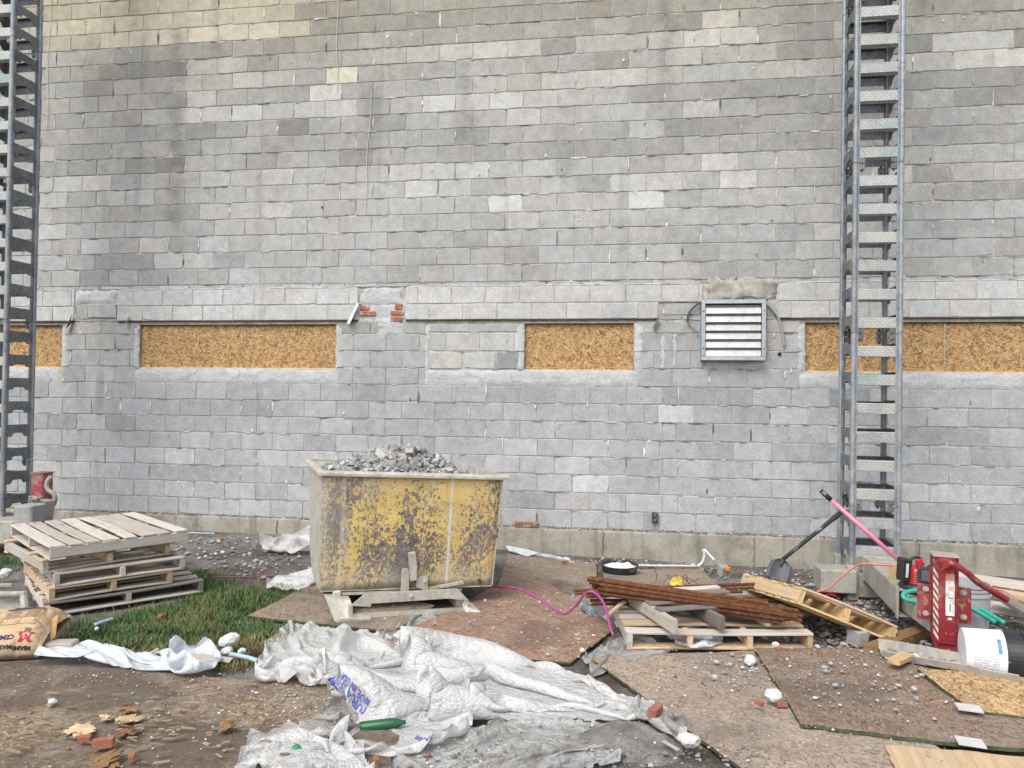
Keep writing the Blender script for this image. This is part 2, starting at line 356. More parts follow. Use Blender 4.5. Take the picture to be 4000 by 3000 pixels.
def m_sheet(name, base, dirtamt, line=True):
    n = N(name); u = n.uv(); p = n.pos()
    c = n.mix(n.rng(n.noise(p, 5, 5, .6), .3, .7), tuple(x * .9 for x in base), base)
    if line:
        a, b, _ = n.sep(n.map(u, (1, 1, 1), (0, 0, .0)))
        s1 = n.ma('ADD', n.ma('MULTIPLY', a, 36.0), n.ma('MULTIPLY', b, 52.0)); s2 = n.ma('SUBTRACT', n.ma('MULTIPLY', a, 36.0), n.ma('MULTIPLY', b, 52.0))
        l1 = n.ma('ABSOLUTE', n.ma('SUBTRACT', n.ma('FRACT', s1), .5)); l2 = n.ma('ABSOLUTE', n.ma('SUBTRACT', n.ma('FRACT', s2), .5))
        ln = n.ma('MAXIMUM', n.rng(l1, .40, .44), n.rng(l2, .40, .44))
        c = n.mix(n.ma('MULTIPLY', n.ma('SUBTRACT', 1.0, ln), .8), c, tuple(x * .6 for x in base))
    d = n.noise(p, 3.2, 7, .7, .6); c = n.mix(n.ma('MULTIPLY', n.rng(d, .62 - dirtamt * .3, .74 - dirtamt * .22), min(1, .45 + dirtamt * .5)), c, (.27, .245, .215))
    d2 = n.noise(p, 24, 5, .7); c = n.mix(n.ma('MULTIPLY', n.rng(d2, .62, .75), .35 + dirtamt * .4), c, (.16, .145, .125))
    ck = n.vor(n.vadd(p, n.map(n.noise(p, 5, 3, .6, 0, 1), (.06, .06, .06))), 17, 'Distance', 'DISTANCE_TO_EDGE'); ck2 = n.vor(p, 45, 'Distance', 'DISTANCE_TO_EDGE')
    n.fin(c, .38, 0, n.bump(n.ma('ADD', n.rng(ck, 0, .3), n.ma('MULTIPLY', n.rng(ck2, 0, .3), .3)), .5, .012), .45)
    tr = n.nd('ShaderNodeBsdfTranslucent'); n.set(tr.inputs['Color'], c)
    mx = n.nd('ShaderNodeMixShader'); mx.inputs[0].default_value = .28
    n.t.links.new(n.b.outputs[0], mx.inputs[1]); n.t.links.new(tr.outputs[0], mx.inputs[2])
    tp = n.nd('ShaderNodeBsdfTransparent'); m2 = n.nd('ShaderNodeMixShader'); n.set(m2.inputs[0], n.rng(n.noise(p, 6, 5, .65), .35, .7, .0, .16))
    n.t.links.new(mx.outputs[0], m2.inputs[1]); n.t.links.new(tp.outputs[0], m2.inputs[2]); n.t.links.new(m2.outputs[0], n.out.inputs['Surface'])
    return n.m
def m_ground():
    n = N('site_soil'); p = n.pos()
    a = n.noise(p, 1.1, 7, .68, .4); b = n.noise(p, 13, 6, .7); c3 = n.noise(p, 90, 4, .75)
    c = n.ramp(a, [(.3, (.07, .054, .042)), (.45, (.135, .115, .10)), (.58, (.22, .208, .192)), (.72, (.28, .27, .255))])
    c = n.mix(1.0, c, n.ramp(b, [(.3, .66), (.7, 1.2)]), 'MULTIPLY'); c = n.mix(1.0, c, n.ramp(c3, [(.3, .6), (.7, 1.3)]), 'MULTIPLY')
    c = n.mix(n.ma('MULTIPLY', n.rng(n.noise(p, 60, 2, .5), .68, .72), .6), c, (.48, .47, .45))
    return n.fin(c, .97, 0, n.bump(n.ma('ADD', b, n.ma('MULTIPLY', c3, .7)), .8, .02), .15)
def m_stone():
    n = N('rubble_stone'); p = n.pos(); t = n.tone()
    c = n.mix(1.0, t, n.ramp(n.noise(p, 45, 5, .7), [(.3, .7), (.7, 1.2)]), 'MULTIPLY')
    return n.fin(c, .94, 0, n.bump(n.noise(p, 90, 4, .7), .5, .004), .2)
def m_tone(name, ro=.6, bump=.15, spec=.3, met=0.0, dirt=.0, dcol=(.3, .28, .25)):
    n = N(name); p = n.obj(); t = n.tone()
    c = n.mix(1.0, t, n.ramp(n.noise(p, 25, 5, .7), [(.3, .85), (.7, 1.12)]), 'MULTIPLY')
    if dirt: c = n.mix(n.ma('MULTIPLY', n.rng(n.noise(p, 9, 6, .7, .4), .62 - dirt * .3, .7 - dirt * .2), .8), c, dcol)
    return n.fin(c, ro, met, n.bump(n.noise(p, 70, 4, .6), bump, .003), spec)
def m_grass():
    n = N('grass_blade'); t = n.tone(); p = n.pos()
    c = n.mix(1.0, t, n.ramp(n.noise(p, 6, 3, .6), [(.3, .75), (.7, 1.25)]), 'MULTIPLY')
    return n.fin(c, .55, 0, None, .3)
def m_paper():
    n = N('kraft_paper'); p = n.obj()
    a = n.noise(p, 7, 6, .65, .5); c = n.ramp(a, [(.3, (.39, .275, .155)), (.55, (.51, .375, .225)), (.75, (.59, .46, .30))])
    c = n.mix(n.ma('MULTIPLY', n.rng(n.noise(p, 4, 6, .7, .5), .55, .68), .6), c, (.58, .52, .43))
    cr = n.vor(n.map(p, (1, 1.6, 1), (.3, .2, .5)), 7, 'Distance', 'DISTANCE_TO_EDGE')
    return n.fin(c, .75, 0, n.bump(n.ma('ADD', n.rng(cr, 0, .18), a), .55, .012), .25)

MAT = dict(
    block=m_block(), mortar=m_mortar(), parge=m_parge(), footing=m_concrete('footing_concrete', (.2, .185, .155), (.33, .31, .26), (.40, .385, .335)),
    osb_new=m_osb('osb_board', (.50, .335, .165), (.365, .215, .095), (.16, .082, .038)),
    osb_old=m_osb('weathered_osb', (.36, .275, .20), (.265, .195, .14), (.12, .083, .06), grid=False, worn=.7, frame_='obj', drk=.03),
    osb_pale=m_osb('dusty_pale_osb', (.42, .335, .26), (.33, .255, .195), (.16, .115, .085), grid=False, worn=.55, frame_='obj', drk=-.02),
    osb_brown=m_osb('dark_brown_osb', (.29, .205, .145), (.205, .14, .098), (.085, .056, .04), grid=False, worn=.5, frame_='obj', drk=.05),
    osb_red=m_osb('reddish_weathered_osb', (.38, .245, .165), (.285, .165, .105), (.12, .065, .042), grid=False, worn=.5, frame_='obj'),
    osb_rot=m_osb('rotten_osb', (.32, .235, .155), (.20, .14, .09), (.065, .045, .03), grid=False, worn=.74, frame_='obj', drk=.11),
    osb_fresh=m_osb('streaky_osb', (.56, .39, .20), (.40, .24, .11), (.14, .075, .035), grid=False, worn=.12, frame_='obj'),
    edge_green=simple('green_sheet_edge', (.07, .085, .045), .9, var=.5, sc=30),
    wood_grey=m_wood('weathered_wood', (.40, .35, .29), (.54, .48, .41), (.2, .16, .125), (.50, .48, .47), .6),
    wood_tan=m_wood('tan_wood', (.46, .33, .19), (.60, .45, .28), (.22, .135, .07), (.42, .37, .31), .35),
    wood_new=m_wood('fresh_wood', (.55, .38, .18), (.70, .52, .29), (.28, .16, .07)),
    wood_dark=m_wood('old_dark_wood', (.13, .115, .095), (.25, .225, .195), (.05, .043, .035), (.30, .29, .28), .3),
    wood_brown=m_wood('brown_lumber', (.21, .12, .058), (.28, .165, .082), (.12, .065, .03)),
    galv=m_galv('galvanised_steel', (.27, .31, .35), .3, dust=(.42, .41, .38)), galv_dk=m_galv('dull_steel_plate', (.15, .175, .195), .22, dust=(.28, .27, .235)),
    tread=m_galv('diamond_plate', (.47, .49, .49), .5, True, (.50, .485, .43)),
    galv_dust=m_galv('cement_dusted_steel', (.3, .29, .27), .95, False, (.38, .36, .315), .85),
    louvre=m_galv('aluminium_blade', (.52, .53, .54), .25, False, (.42, .41, .39), .45), zinc=m_galv('zinc_frame', (.46, .52, .57), .05, rough=.45),
    hopper=m_hopper(), dusty=m_chip('dusty_yellow_steel', (.46, .37, .17), (.22, .195, .175), .3, 14, (.50, .485, .445), .26),
    red=m_chip('chipped_red_paint', (.27, .022, .03), (.33, .2, .12), .22, 26, (.33, .22, .2), -.04),
    red_dusty=m_chip('dusty_red_paint', (.32, .02, .035), (.3, .2, .15), .1, 16, (.40, .36, .33), .02),
    rust=m_rust(), sheet=m_sheet('reinforced_film', (.90, .90, .89), .16), sheet_dirty=m_sheet('dirty_reinforced_film', (.72, .72, .71), .55), film=m_sheet('white_film', (.80, .84, .90), .1, False),
    ground=m_ground(), stone=m_stone(), grass=m_grass(), paper=m_paper(), lump=m_concrete('lump_concrete', (.24, .235, .225), (.36, .355, .345), (.45, .445, .435), False),
    tone=m_tone('painted_part'), tone_dirty=m_tone('dirty_part', .65, .2, .3, 0, .5), tone_gloss=m_tone('smooth_part', .35, .05, .45), brick=m_tone('clay_brick', .9, .5, .2, 0, .35, (.45, .42, .38)),
    black=m_tone('black_plastic', .45, .1, .4, 0, .12, (.35, .35, .35)), dark_steel=simple('dark_steel_angle', (.035, .028, .026), .6, 0, .4, 9, (.16, .07, .04), .3),
    chrome=simple('bare_aluminium', (.8, .8, .82), .25, .9, .1), clear=None)
n = N('clear_plastic'); MAT['clear'] = n.fin((.75, .88, .95), .12, 0, None, .5, Transmission_Weight=.8, IOR=1.2)
# ---------------------------------------------------------------- block wall of the building
BX, BZ, Z0 = .4064, .2032, .33
def JX(j): return j * BX
def RZ(r): return Z0 + (30 - r) * BZ
# brightness of blocks as seen: row -> (first joint, digits); 1 dark .. 9 pale
TONES = {
 -2: (-2, '5555555666664444444555555555555'), -1: (-2.5, '66666666653334444454444444454444'),
 0: (-2, '555777777633333444344444444444'), 1: (-2.5, '665544434344544445454375434443443'), 2: (-2, '555222663555677873666874365544433'),
 3: (-2.5, '555355657559555655535656344277223'), 4: (-2, '5555546544856566677766666666787'), 5: (-2.5, '554546778677568887664543343344344'),
 6: (-2, '555544245255456676665754343533344'), 7: (-2.5, '564455455455455456656344443455545'), 8: (-2, '54453255455355545444455445544545'),
 9: (-2.5, '667755566766678867665686655566665'), 10: (-2, '6656655666666875664776865574676655'), 11: (-2.5, '6655544667656666966685666666544656'),
 12: (-2, '6766665666666565766666666556666666'), 13: (-2.5, '665757476766656566666566576655566'), 14: (-2, '665447756666656656666565666665565'), 15: (-2.5, '666454557666656665666656566565656')}
LOW = {22: 5.0, 23: 5.5, 24: 5.4, 25: 5.8, 26: 6.2, 27: 6.4, 28: 6.2, 29: 5.9}
def tone_of(r, j):
    r = int(math.floor(r))
    if r in TONES:
        s, d = TONES[r]; i = int(round(j - s))
        if 0 <= i < len(d): return int(d[i]) + U(-.35, .35)
        return 5 + U(-1.2, 1.2)
    return LOW.get(r, 5.6) + random.gauss(0, .65)
def block_col(d, r, j):
    v = .235 * math.exp(.115 * (d - 1)); w = U(-.02, .02)
    tan = max(0, min(1, (3.0 - r) / 5.0)); k = 0  # gradual warm eave cast on the top rows, put into the block colour
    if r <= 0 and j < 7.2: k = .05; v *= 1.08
    if r == 3 and abs(j - 8.5) < .3: k = .08
    b = .022 if r >= 5 else 0
    b += .038 if r >= 20 else (.012 if r >= 12 else 0)
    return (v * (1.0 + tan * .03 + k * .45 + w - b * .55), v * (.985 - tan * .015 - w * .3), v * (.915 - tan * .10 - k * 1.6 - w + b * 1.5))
wall = thing('block_wall', 'long grey concrete block wall of the building behind the yard', 'wall')
WB = []                                     # (j0, j1, r0, r1, tone colour)
def course(j0, j1, r0, r1, ph, tf=None, rowid=None):
    k = math.floor(j0 - ph) + ph
    while k < j1 - 1e-6:
        a, b = max(k, j0), min(k + 1, j1)
        if b - a > .06:
            rr = r0 if rowid is None else rowid
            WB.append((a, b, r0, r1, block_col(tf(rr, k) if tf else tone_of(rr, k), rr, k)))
        k += 1
OPEN = [(-12, -.08), (2.57, 8.94), (14.59, 17.69), (22.27, 38)]; OT, OB = 18.42, 21.1
BAND = [(-12, .35), (1.83, 9.62), (11.08, 18.35), (21.55, 38)]
JL, JR = -11, 37
for r in range(-9, 16): course(JL, JR, r, r + 1, 0 if r % 2 == 0 else .5)
lite = lambda r, j: U(7.2, 8.2)
course(JL, 20.0, 16, 16.22, .2, lambda r, j: U(5.5, 7.5)); course(21.4, JR, 16, 16.22, .6, lambda r, j: U(5.5, 7.5))
for i, (a, b) in enumerate(BAND):
    top = 19.55 if i == 2 else b
    course(a, top, 16.28, 17.26, .1 * i + .25, lite, 16); course(a, b, 17.28, 18.2, .6 + .1 * i, lite, 17)
def pier(a, b, r0, r1, ph=0.0):
    r = r0
    while r < r1 - .05:
        e = min(math.floor(r) + 1, r1); course(a, b, r, e, (0 if int(r) % 2 == 0 else .5) + ph, None); r = e
pier(.38, 1.8, 17.1, 18.2, .3); pier(-.0, 2.5, 18.25, 22, .25)
pier(9.0, 11.7, 18.25, 22, .0)
pier(18.4, 21.5, 17.3, 18.25); pier(17.8, 22.15, 18.3, 22, .25)
course(11.78, 14.5, 18.95, 20.02, .3, lambda r, j: U(6.0, 7.6), 19)
for k, (a, b, t) in enumerate([(11.8, 12.78, 6.9), (12.82, 13.75, 7.2), (13.79, 14.5, 3.2)]): WB.append((a, b, 20.05, 21.06, block_col(t, 20 if k == 2 else 3, a)))
WB.append((11.8, 14.5, 18.45, 18.92, block_col(5.5, 20, 12)))
for r in range(22, 30):
    ph = .5 if r % 2 == 0 else 0.0
    course(JL, 18.5 if r % 2 == 0 else 18.0, r, r + 1, ph)
    s = 18.5 if r % 2 == 0 else 18.0
    if r in (23, 24): WB.append((s, s + .36, r, r + 1, block_col(5.5, r, s)))
    e = s + (.36 if r in (23, 24) else 0)
    course(e, JR, r, r + 1, e % 1.0 if r in (23, 24) else (ph + .42) % 1.0, (lambda R_, J_, r=r: 8.2 if r == 23 and abs(J_ - 18.36) < .2 else tone_of(R_, J_)))
def block_mesh(mb, a, b, r0, r1, col):
    x0, x1, z0, z1 = JX(a), JX(b), RZ(r1), RZ(r0)
    g = .0046
    x0 += g + U(-.0012, .0012); x1 -= g + U(-.0012, .0012); z0 += g + U(-.001, .001); z1 -= g + U(-.001, .001)
    yf = U(-.0022, .0022) - (.016 if 16.2 < r0 < 18.15 and r1 - r0 > .85 and col[0] > .40 else 0); ty = U(-.0012, .0012); tx = U(-.001, .001); cx, cz = (x0 + x1) / 2, (z0 + z1) / 2
    ring = [(x0, z0), (cx + U(-.08, .08) * (x1 - x0), z0), (x1, z0), (x1, cz + U(-.02, .02)), (x1, z1), (cx + U(-.08, .08) * (x1 - x0), z1), (x0, z1), (x0, cz + U(-.02, .02))]
    o = []; i_ = []; bk = []
    for k, (x, z) in enumerate(ring):
        x += U(-.0013, .0013); z += U(-.0013, .0013)
        if k % 2 == 0 and random.random() < .07: x += (cx - x) * U(.02, .07); z += (cz - z) * U(.05, .16)
        y = yf + ty * (x - cx) / .2 + tx * (z - cz) / .1
        c = .0035 + U(0, .003); dx = -c if x > cx else c; dz = -c if z > cz else c
        if abs(x - cx) < .05 * (x1 - x0) + .02: dx = 0
        if abs(z - cz) < .03: dz = 0
        i_.append((x + dx, y, z + dz)); o.append((x, y + .0038, z)); bk.append((x, .024, z))
    n = 8; vs = i_ + o + bk
    fs = [tuple(range(n))] + [(k, n + k, n + (k + 1) % n, (k + 1) % n) for k in range(n)] + [(n + k, 2 * n + k, 2 * n + (k + 1) % n, n + (k + 1) % n) for k in range(n)]
    mb.add(vs, [f[::-1] for f in fs], col)
def in_frame(a, b, r0, r1):
    P = (np.array([JX((a + b) / 2), 0, RZ((r0 + r1) / 2)]) - CAM) @ RM
    x, y = 2000 + F * P[0] / P[1], 1500 - F * P[2] / P[1]
    if not (60 < x < 3940 and 40 < y < 2100): return -1
    return (b - a) * (r1 - r0) / P[1] ** 2
order = sorted(range(len(WB)), key=lambda i: -in_frame(*WB[i][:4]))
rest = MB()
for q, i in enumerate(order):
    if q < 298:
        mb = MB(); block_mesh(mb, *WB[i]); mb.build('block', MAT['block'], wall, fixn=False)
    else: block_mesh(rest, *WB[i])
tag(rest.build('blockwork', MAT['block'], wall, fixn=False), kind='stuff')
# mortar bed behind the block faces, split round the openings, and the thickness of the wall
mo = MB(); mcol = (.45, .425, .38)
xs = [JL] + [v for o_ in OPEN for v in o_ if JL < v < JR] + [JR]
def slab(a, b, r0, r1, y0=.0072, y1=.2):
    mo.box(((JX(a) + JX(b)) / 2, (y0 + y1) / 2, (RZ(r0) + RZ(r1)) / 2), (JX(b) - JX(a), y1 - y0, RZ(r0) - RZ(r1)), mcol)
slab(JL, JR, -9, OT); slab(JL, JR, OB, 30.02)
pa = JL
for a, b in OPEN + [(JR, JR + 1)]:
    if a > pa: slab(max(pa, JL), min(a, JR), OT, OB)
    pa = b
for i, (a, b) in enumerate(BAND): slab(max(a, JL) + .01, min(19.5 if i == 2 else b, JR) - .01, 16.3, 17.27, -.0095, .0); slab(max(a, JL) + .01, min(b, JR) - .01, 17.272, 18.18, -.0095, .0)
mo.build('mortar_bed', MAT['mortar'], wall)
# squeezed, smeared and dropped mortar over the joints
sm = MB()
def smear(x, z, w, h, col, th=.004):
    n = random.randint(6, 9); k0 = U(0, 6); p = [(x + w / 2 * math.cos(k0 + 6.283 * k / n) * U(.55, 1.1), z + h / 2 * math.sin(k0 + 6.283 * k / n) * U(.55, 1.1)) for k in range(n)]
    vs = [(a, -.0035, b) for a, b in p] + [(x + (a - x) * .6, -.0035 - th, z + (b - z) * .6) for a, b in p]
    sm.add(vs, [tuple(range(n, 2 * n))] + [(k, (k + 1) % n, n + (k + 1) % n, n + k) for k in range(n)], col)
def mcolr(r):
    k = random.random(); v = U(.26, .44)
    if k > .78: v = U(.5, .66)
    if k < .2: v = U(.14, .2)
    t = max(0, min(1, (2 - r) / 4)); return (v * (1.0 + .06 * t), v * (.97 - .03 * t), v * (.9 - .22 * t))
for a, b, r0, r1, c in WB:
    if a < -3.2 or a > 28.5 or r0 < -4: continue
    k = random.random(); rr = r0
    if k < .42:
        if random.random() < .55:
            z = RZ(r1) + BZ * (r1 - r0) * U(.2, .8); smear(JX(b), z, U(.012, .036), U(.07, .22) * (r1 - r0), mcolr(rr) if random.random() < .55 else (.62, .62, .6))
        else: smear(JX(U(a, b)), RZ(r1), U(.06, .3), U(.012, .03), mcolr(rr))
    for _ in range(random.choice((0, 1, 1, 2))): smear(JX(U(a, b)), RZ(r1) + U(-.003, .003), U(.04, .2), U(.007, .018), mcolr(rr), .005)
    if random.random() < .12: smear(JX(U(a, b)), RZ(U(r0, r1)), U(.012, .05), U(.012, .07), (.6, .6, .59) if random.random() < .5 else mcolr(rr))
tag(sm.build('mortar_smears', MAT['mortar'], wall, fixn=False), kind='stuff')
# parged sills, jambs and patches: lumpy plaster slabs
def plaster(name, a, b, r0, r1, th=.012, ed=.012, mat='parge', col=(1, 1, 1)):
    x0, x1, z0, z1 = JX(a), JX(b), RZ(r1), RZ(r0); nx = max(3, int((x1 - x0) / .05)); nz = max(3, int((z1 - z0) / .035)); mb = MB(); vs = []
    sd_ = U(0, 99)
    for k in range(nz + 1):
        for i in range(nx + 1):
            x = x0 + (x1 - x0) * i / nx; z = z0 + (z1 - z0) * k / nz; e = i in (0, nx) or k in (0, nz)
            nz_ = mnoise.noise((x * 5 + sd_, z * 9, 0)) + .5 * mnoise.noise((x * 17, z * 22 + sd_, 0))
            if e: x += U(-ed, ed); z += U(-ed, ed) * .8
            vs.append((x, .004 if e else -th * (.55 + .45 * nz_), z))
    w = nx + 1; fs = [(k * w + i, k * w + i + 1, (k + 1) * w + i + 1, (k + 1) * w + i) for k in range(nz) for i in range(nx)]
    mb.add(vs, fs, col); return mb.build(name, MAT[mat], wall, True, False)
for a, b in ((JL, -.15), (2.45, 9.05), (11.68, 17.8), (22.1, JR)): plaster('sill_parging', a, b, 21.12, 22.02)
for a, b, r0, r1 in ((2.38, 2.56, 18.45, 21.15), (8.95, 9.14, 18.55, 21.2), (14.38, 14.58, 18.5, 21.1), (17.7, 17.95, 18.5, 21.2), (22.08, 22.26, 18.5, 21.15), (-.07, .12, 18.6, 21.15), (11.66, 11.82, 18.5, 21.2)):
    plaster('jamb_parging', a, b, r0, r1, .010, .012)
for a, b in ((JL, .33), (1.85, 9.6), (11.1, 19.5), (21.6, JR)): plaster('lintel_parging', a, b, 16.19, 16.31, .018, .006)
for a in (.33, 1.84, 9.6, 11.1, 18.33, 21.58): plaster('lintel_end', a - .05, a + .05, 16.3, 18.2, .012, .014)
plaster('patch', .38, 1.75, 16.22, 17.15, .02, .035); plaster('patch', 9.72, 10.95, 16.3, 17.3, .02, .03); plaster('patch', 10.2, 11.0, 18.05, 19.2, .012, .05)
plaster('patch', 19.62, 21.5, 15.95, 17.2, .03, .05, 'mortar', (.40, .375, .335)); plaster('patch', 19.6, 21.3, 20.5, 21.05, .012, .03)
for a in (18.42, 18.75): plaster('patch', a, a + U(.08, .16), 19.1, 21.0, .01, .02)
br = [(9.68, 9.98, 17.32, 17.62), (9.66, 10.18, 17.66, 17.95), (10.75, 10.98, 17.25, 17.6), (10.62, 11.02, 17.66, 17.92), (10.62, 10.98, 18.02, 18.3)]
plaster('patch', 9.7, 11.05, 17.25, 18.05, .006, .02)
for a, b, r0, r1 in br:
    MB().box(((JX(a) + JX(b)) / 2, .005, (RZ(r0) + RZ(r1)) / 2), (JX(b) - JX(a), .04, RZ(r0) - RZ(r1)), (.34, .135, .08), bev=.008).build('brick', MAT['brick'], wall)
# concrete footing with mortar droppings along its ledge
fm = MB(); nx = 260
prof = [(.03, .33), (-.055, .322), (-.06, .30), (-.065, -.5)]; vs = []
for i in range(nx + 1):
    x = JX(JL) + (JX(JR) - JX(JL)) * i / nx
    for y, z in prof: vs.append((x, y + .012 * mnoise.noise((x * 2.3, z * 3, 1)), z + (.012 * mnoise.noise((x * 3.1, y, 5)) if z > .2 else 0)))
w = len(prof); fm.add(vs, [(i * w + k, i * w + k + 1, (i + 1) * w + k + 1, (i + 1) * w + k) for i in range(nx) for k in range(w - 1)])
fm.build('footing', MAT['footing'], wall, True)
for px, y0, y1 in ((2355, 2105, 2215), (2945, 2110, 2225), (1080, 2045, 2100), (3590, 2140, 2190)):
    x = atw(px, 2150, -.06)[0]
    MB().tube([(x + .006 * math.sin(k * 2.1) , -.068, .31 - .045 * k) for k in range(9)], .0045, 5, col=(.19, .17, .14)).build('crack', MAT['mortar'], wall)
dr = MB()
def chunk(mb, c, s, col, flat=.7, M=None):
    bm = bmesh.new(); bmesh.ops.create_icosphere(bm, subdivisions=1, radius=1)
    R_ = Matrix.Rotation(U(0, 6.3), 3, 'Z') @ Matrix.Rotation(U(-.5, .5), 3, 'X'); sc = Vector((s * U(.7, 1.3), s * U(.7, 1.3), s * flat * U(.6, 1.2)))
    for v in bm.verts:
        k = U(.72, 1.15); q = Vector((v.co.x * sc.x, v.co.y * sc.y, v.co.z * sc.z)) * k; v.co = R_ @ q + Vector([float(t) for t in c])
    return mb.addbm(bm, col, M)
ICO = None
def fast_chunk(mb, c, s, col, flat=.7):
    global ICO
    if ICO is None:
        bm = bmesh.new(); bmesh.ops.create_icosphere(bm, subdivisions=1, radius=1); bm.verts.index_update()
        ICO = (np.array([v.co[:] for v in bm.verts]), [tuple(v.index for v in f.verts) for f in bm.faces]); bm.free()
        # twelve-vertex stones are enough for gravel
        t = (1 + 5 ** .5) / 2; V = np.array([(-1, t, 0), (1, t, 0), (-1, -t, 0), (1, -t, 0), (0, -1, t), (0, 1, t), (0, -1, -t), (0, 1, -t), (t, 0, -1), (t, 0, 1), (-t, 0, -1), (-t, 0, 1)]) / 1.902
        Fc = [(0, 11, 5), (0, 5, 1), (0, 1, 7), (0, 7, 10), (0, 10, 11), (1, 5, 9), (5, 11, 4), (11, 10, 2), (10, 7, 6), (7, 1, 8), (3, 9, 4), (3, 4, 2), (3, 2, 6), (3, 6, 8), (3, 8, 9), (4, 9, 5), (2, 4, 11), (6, 2, 10), (8, 6, 7), (9, 8, 1)]
        ICO = (V, Fc)
    V, Fc = ICO; k = rng.uniform(.62, 1.2, (12, 1)); sc = np.array([s * U(.7, 1.4), s * U(.7, 1.3), s * flat * U(.5, 1.2)]); a = U(0, 6.3); ca, sa = math.cos(a), math.sin(a)
    Q = V * k * sc; Q = np.c_[Q[:, 0] * ca - Q[:, 1] * sa, Q[:, 0] * sa + Q[:, 1] * ca, Q[:, 2]] + np.array(c)
    n0 = len(mb.v); mb.v += [tuple(q) for q in Q.tolist()]; mb.f += [(i + n0, j + n0, l + n0) for i, j, l in Fc]; mb.c += [col] * 12
def stone_col():
    k = random.random(); v = U(.2, .42)
    if k < .05: return (.36 * U(.8, 1.1), .14, .08)
    if k < .18: v = U(.5, .72)
    return (v, v * .98, v * U(.9, 1.0))
for i in range(1500):
    x = U(JX(-3), JX(29)); fast_chunk(dr, (x, U(-.05, -.004), .325 + abs(random.gauss(0, .008))), U(.006, .02), tuple(q * .75 for q in stone_col()), .6)
tag(dr.build('mortar_droppings', MAT['stone'], wall, fixn=False), kind='stuff')
# boarded windows: board set back in the opening, pine strip below, steel angle above
wl_ = ['board of golden strand wood closing the window cut by the left frame edge', 'wide window closed with golden strand board, above and left of the hopper',
       'short window closed with golden strand board between block infill and metal louvre', 'long window closed with golden strand board behind the right mast']
seams = [[-4.5], [5.95], [], [25.85, 31.7]]
for i, (a, b) in enumerate(OPEN):
    a, b = max(a, JL), min(b, JR); W = thing('boarded_window', wl_[i], 'window', TR((JX((a + b) / 2), 0, RZ(OB)))); Minv = W.matrix_world.inverted()
    ed = [a] + seams[i] + [b]
    for p, q in zip(ed[:-1], ed[1:]):
        x0, x1 = JX(p) + .006, JX(q) - (.002 if q != b else .006)
        MB().box(((x0 + x1) / 2, .052 + U(-.002, .002), (RZ(OT) + RZ(OB)) / 2), (x1 - x0, .012, RZ(OT) - RZ(OB) - .012), M=Minv).build('board', MAT['osb_new'], W)
    MB().box((JX((a + b) / 2), .044, RZ(OB) + .004), (JX(b) - JX(a) - .02, .06, .012), (.66, .5, .28), M=Minv).build('sill_strip', MAT['tone'], W)
    la, lb = max(BAND[i][0], JL), min(BAND[i][1], JR)
    mb = MB(); mb.box((JX((la + lb) / 2), .04, RZ(18.225)), (JX(lb) - JX(la), .12, .009), M=Minv); mb.box((JX((a + b) / 2), .03, RZ(18.33)), (JX(b) - JX(a) - .004, .03, .05), M=Minv)  # lower box: steel leg, made tall and dark to paint the lintel shadow
    mb.build('steel_angle', MAT['dark_steel'], W)
# ---------------------------------------------------------------- ground
def axis(lo, hi, a, b, d): 
    inner = list(np.arange(a, b + 1e-6, d)); out = []; s = d; x = a
    while x > lo: s *= 1.5; x -= s; out.append(x)
    left = out[::-1]; out = []; s = d; x = b
    while x < hi: s *= 1.5; x += s; out.append(x)
    return np.array(left + inner + out)
gx = axis(-70, 80, -1.5, 12.6, .045); gy = axis(-90, 60, -6.2, 0.0, .045)
XX, YY = np.meshgrid(gx, gy)
def fbm(x, y, s): return mnoise.fractal((x * s, y * s, 3.3), 1.0, 2.0, 4)
ZZ = G(XX, YY) + 0.0
for i in range(XX.shape[0]):
    for k in range(XX.shape[1]):
        if -2 < XX[i, k] < 13 and -7 < YY[i, k] < .2: ZZ[i, k] += .014 * fbm(XX[i, k], YY[i, k], 1.7) + .006 * mnoise.noise((XX[i, k] * 9, YY[i, k] * 9, 0)) - .012
w = len(gx); gm = MB(); gm.v = list(map(tuple, np.c_[XX.ravel(), YY.ravel(), ZZ.ravel()].tolist())); gm.c = [(1, 1, 1)] * len(gm.v)
gm.f = [(i * w + k, i * w + k + 1, (i + 1) * w + k + 1, (i + 1) * w + k) for i in range(len(gy) - 1) for k in range(w - 1)]
tag(gm.build('ground', MAT['ground'], None, True, False), kind='structure')

def poly_in(p, poly):
    x, y = p; c = False; j = len(poly) - 1
    for i in range(len(poly)):
        (xi, yi), (xj, yj) = poly[i], poly[j]
        if (yi > y) != (yj > y) and x < (xj - xi) * (y - yi) / (yj - yi) + xi: c = not c
        j = i
    return c
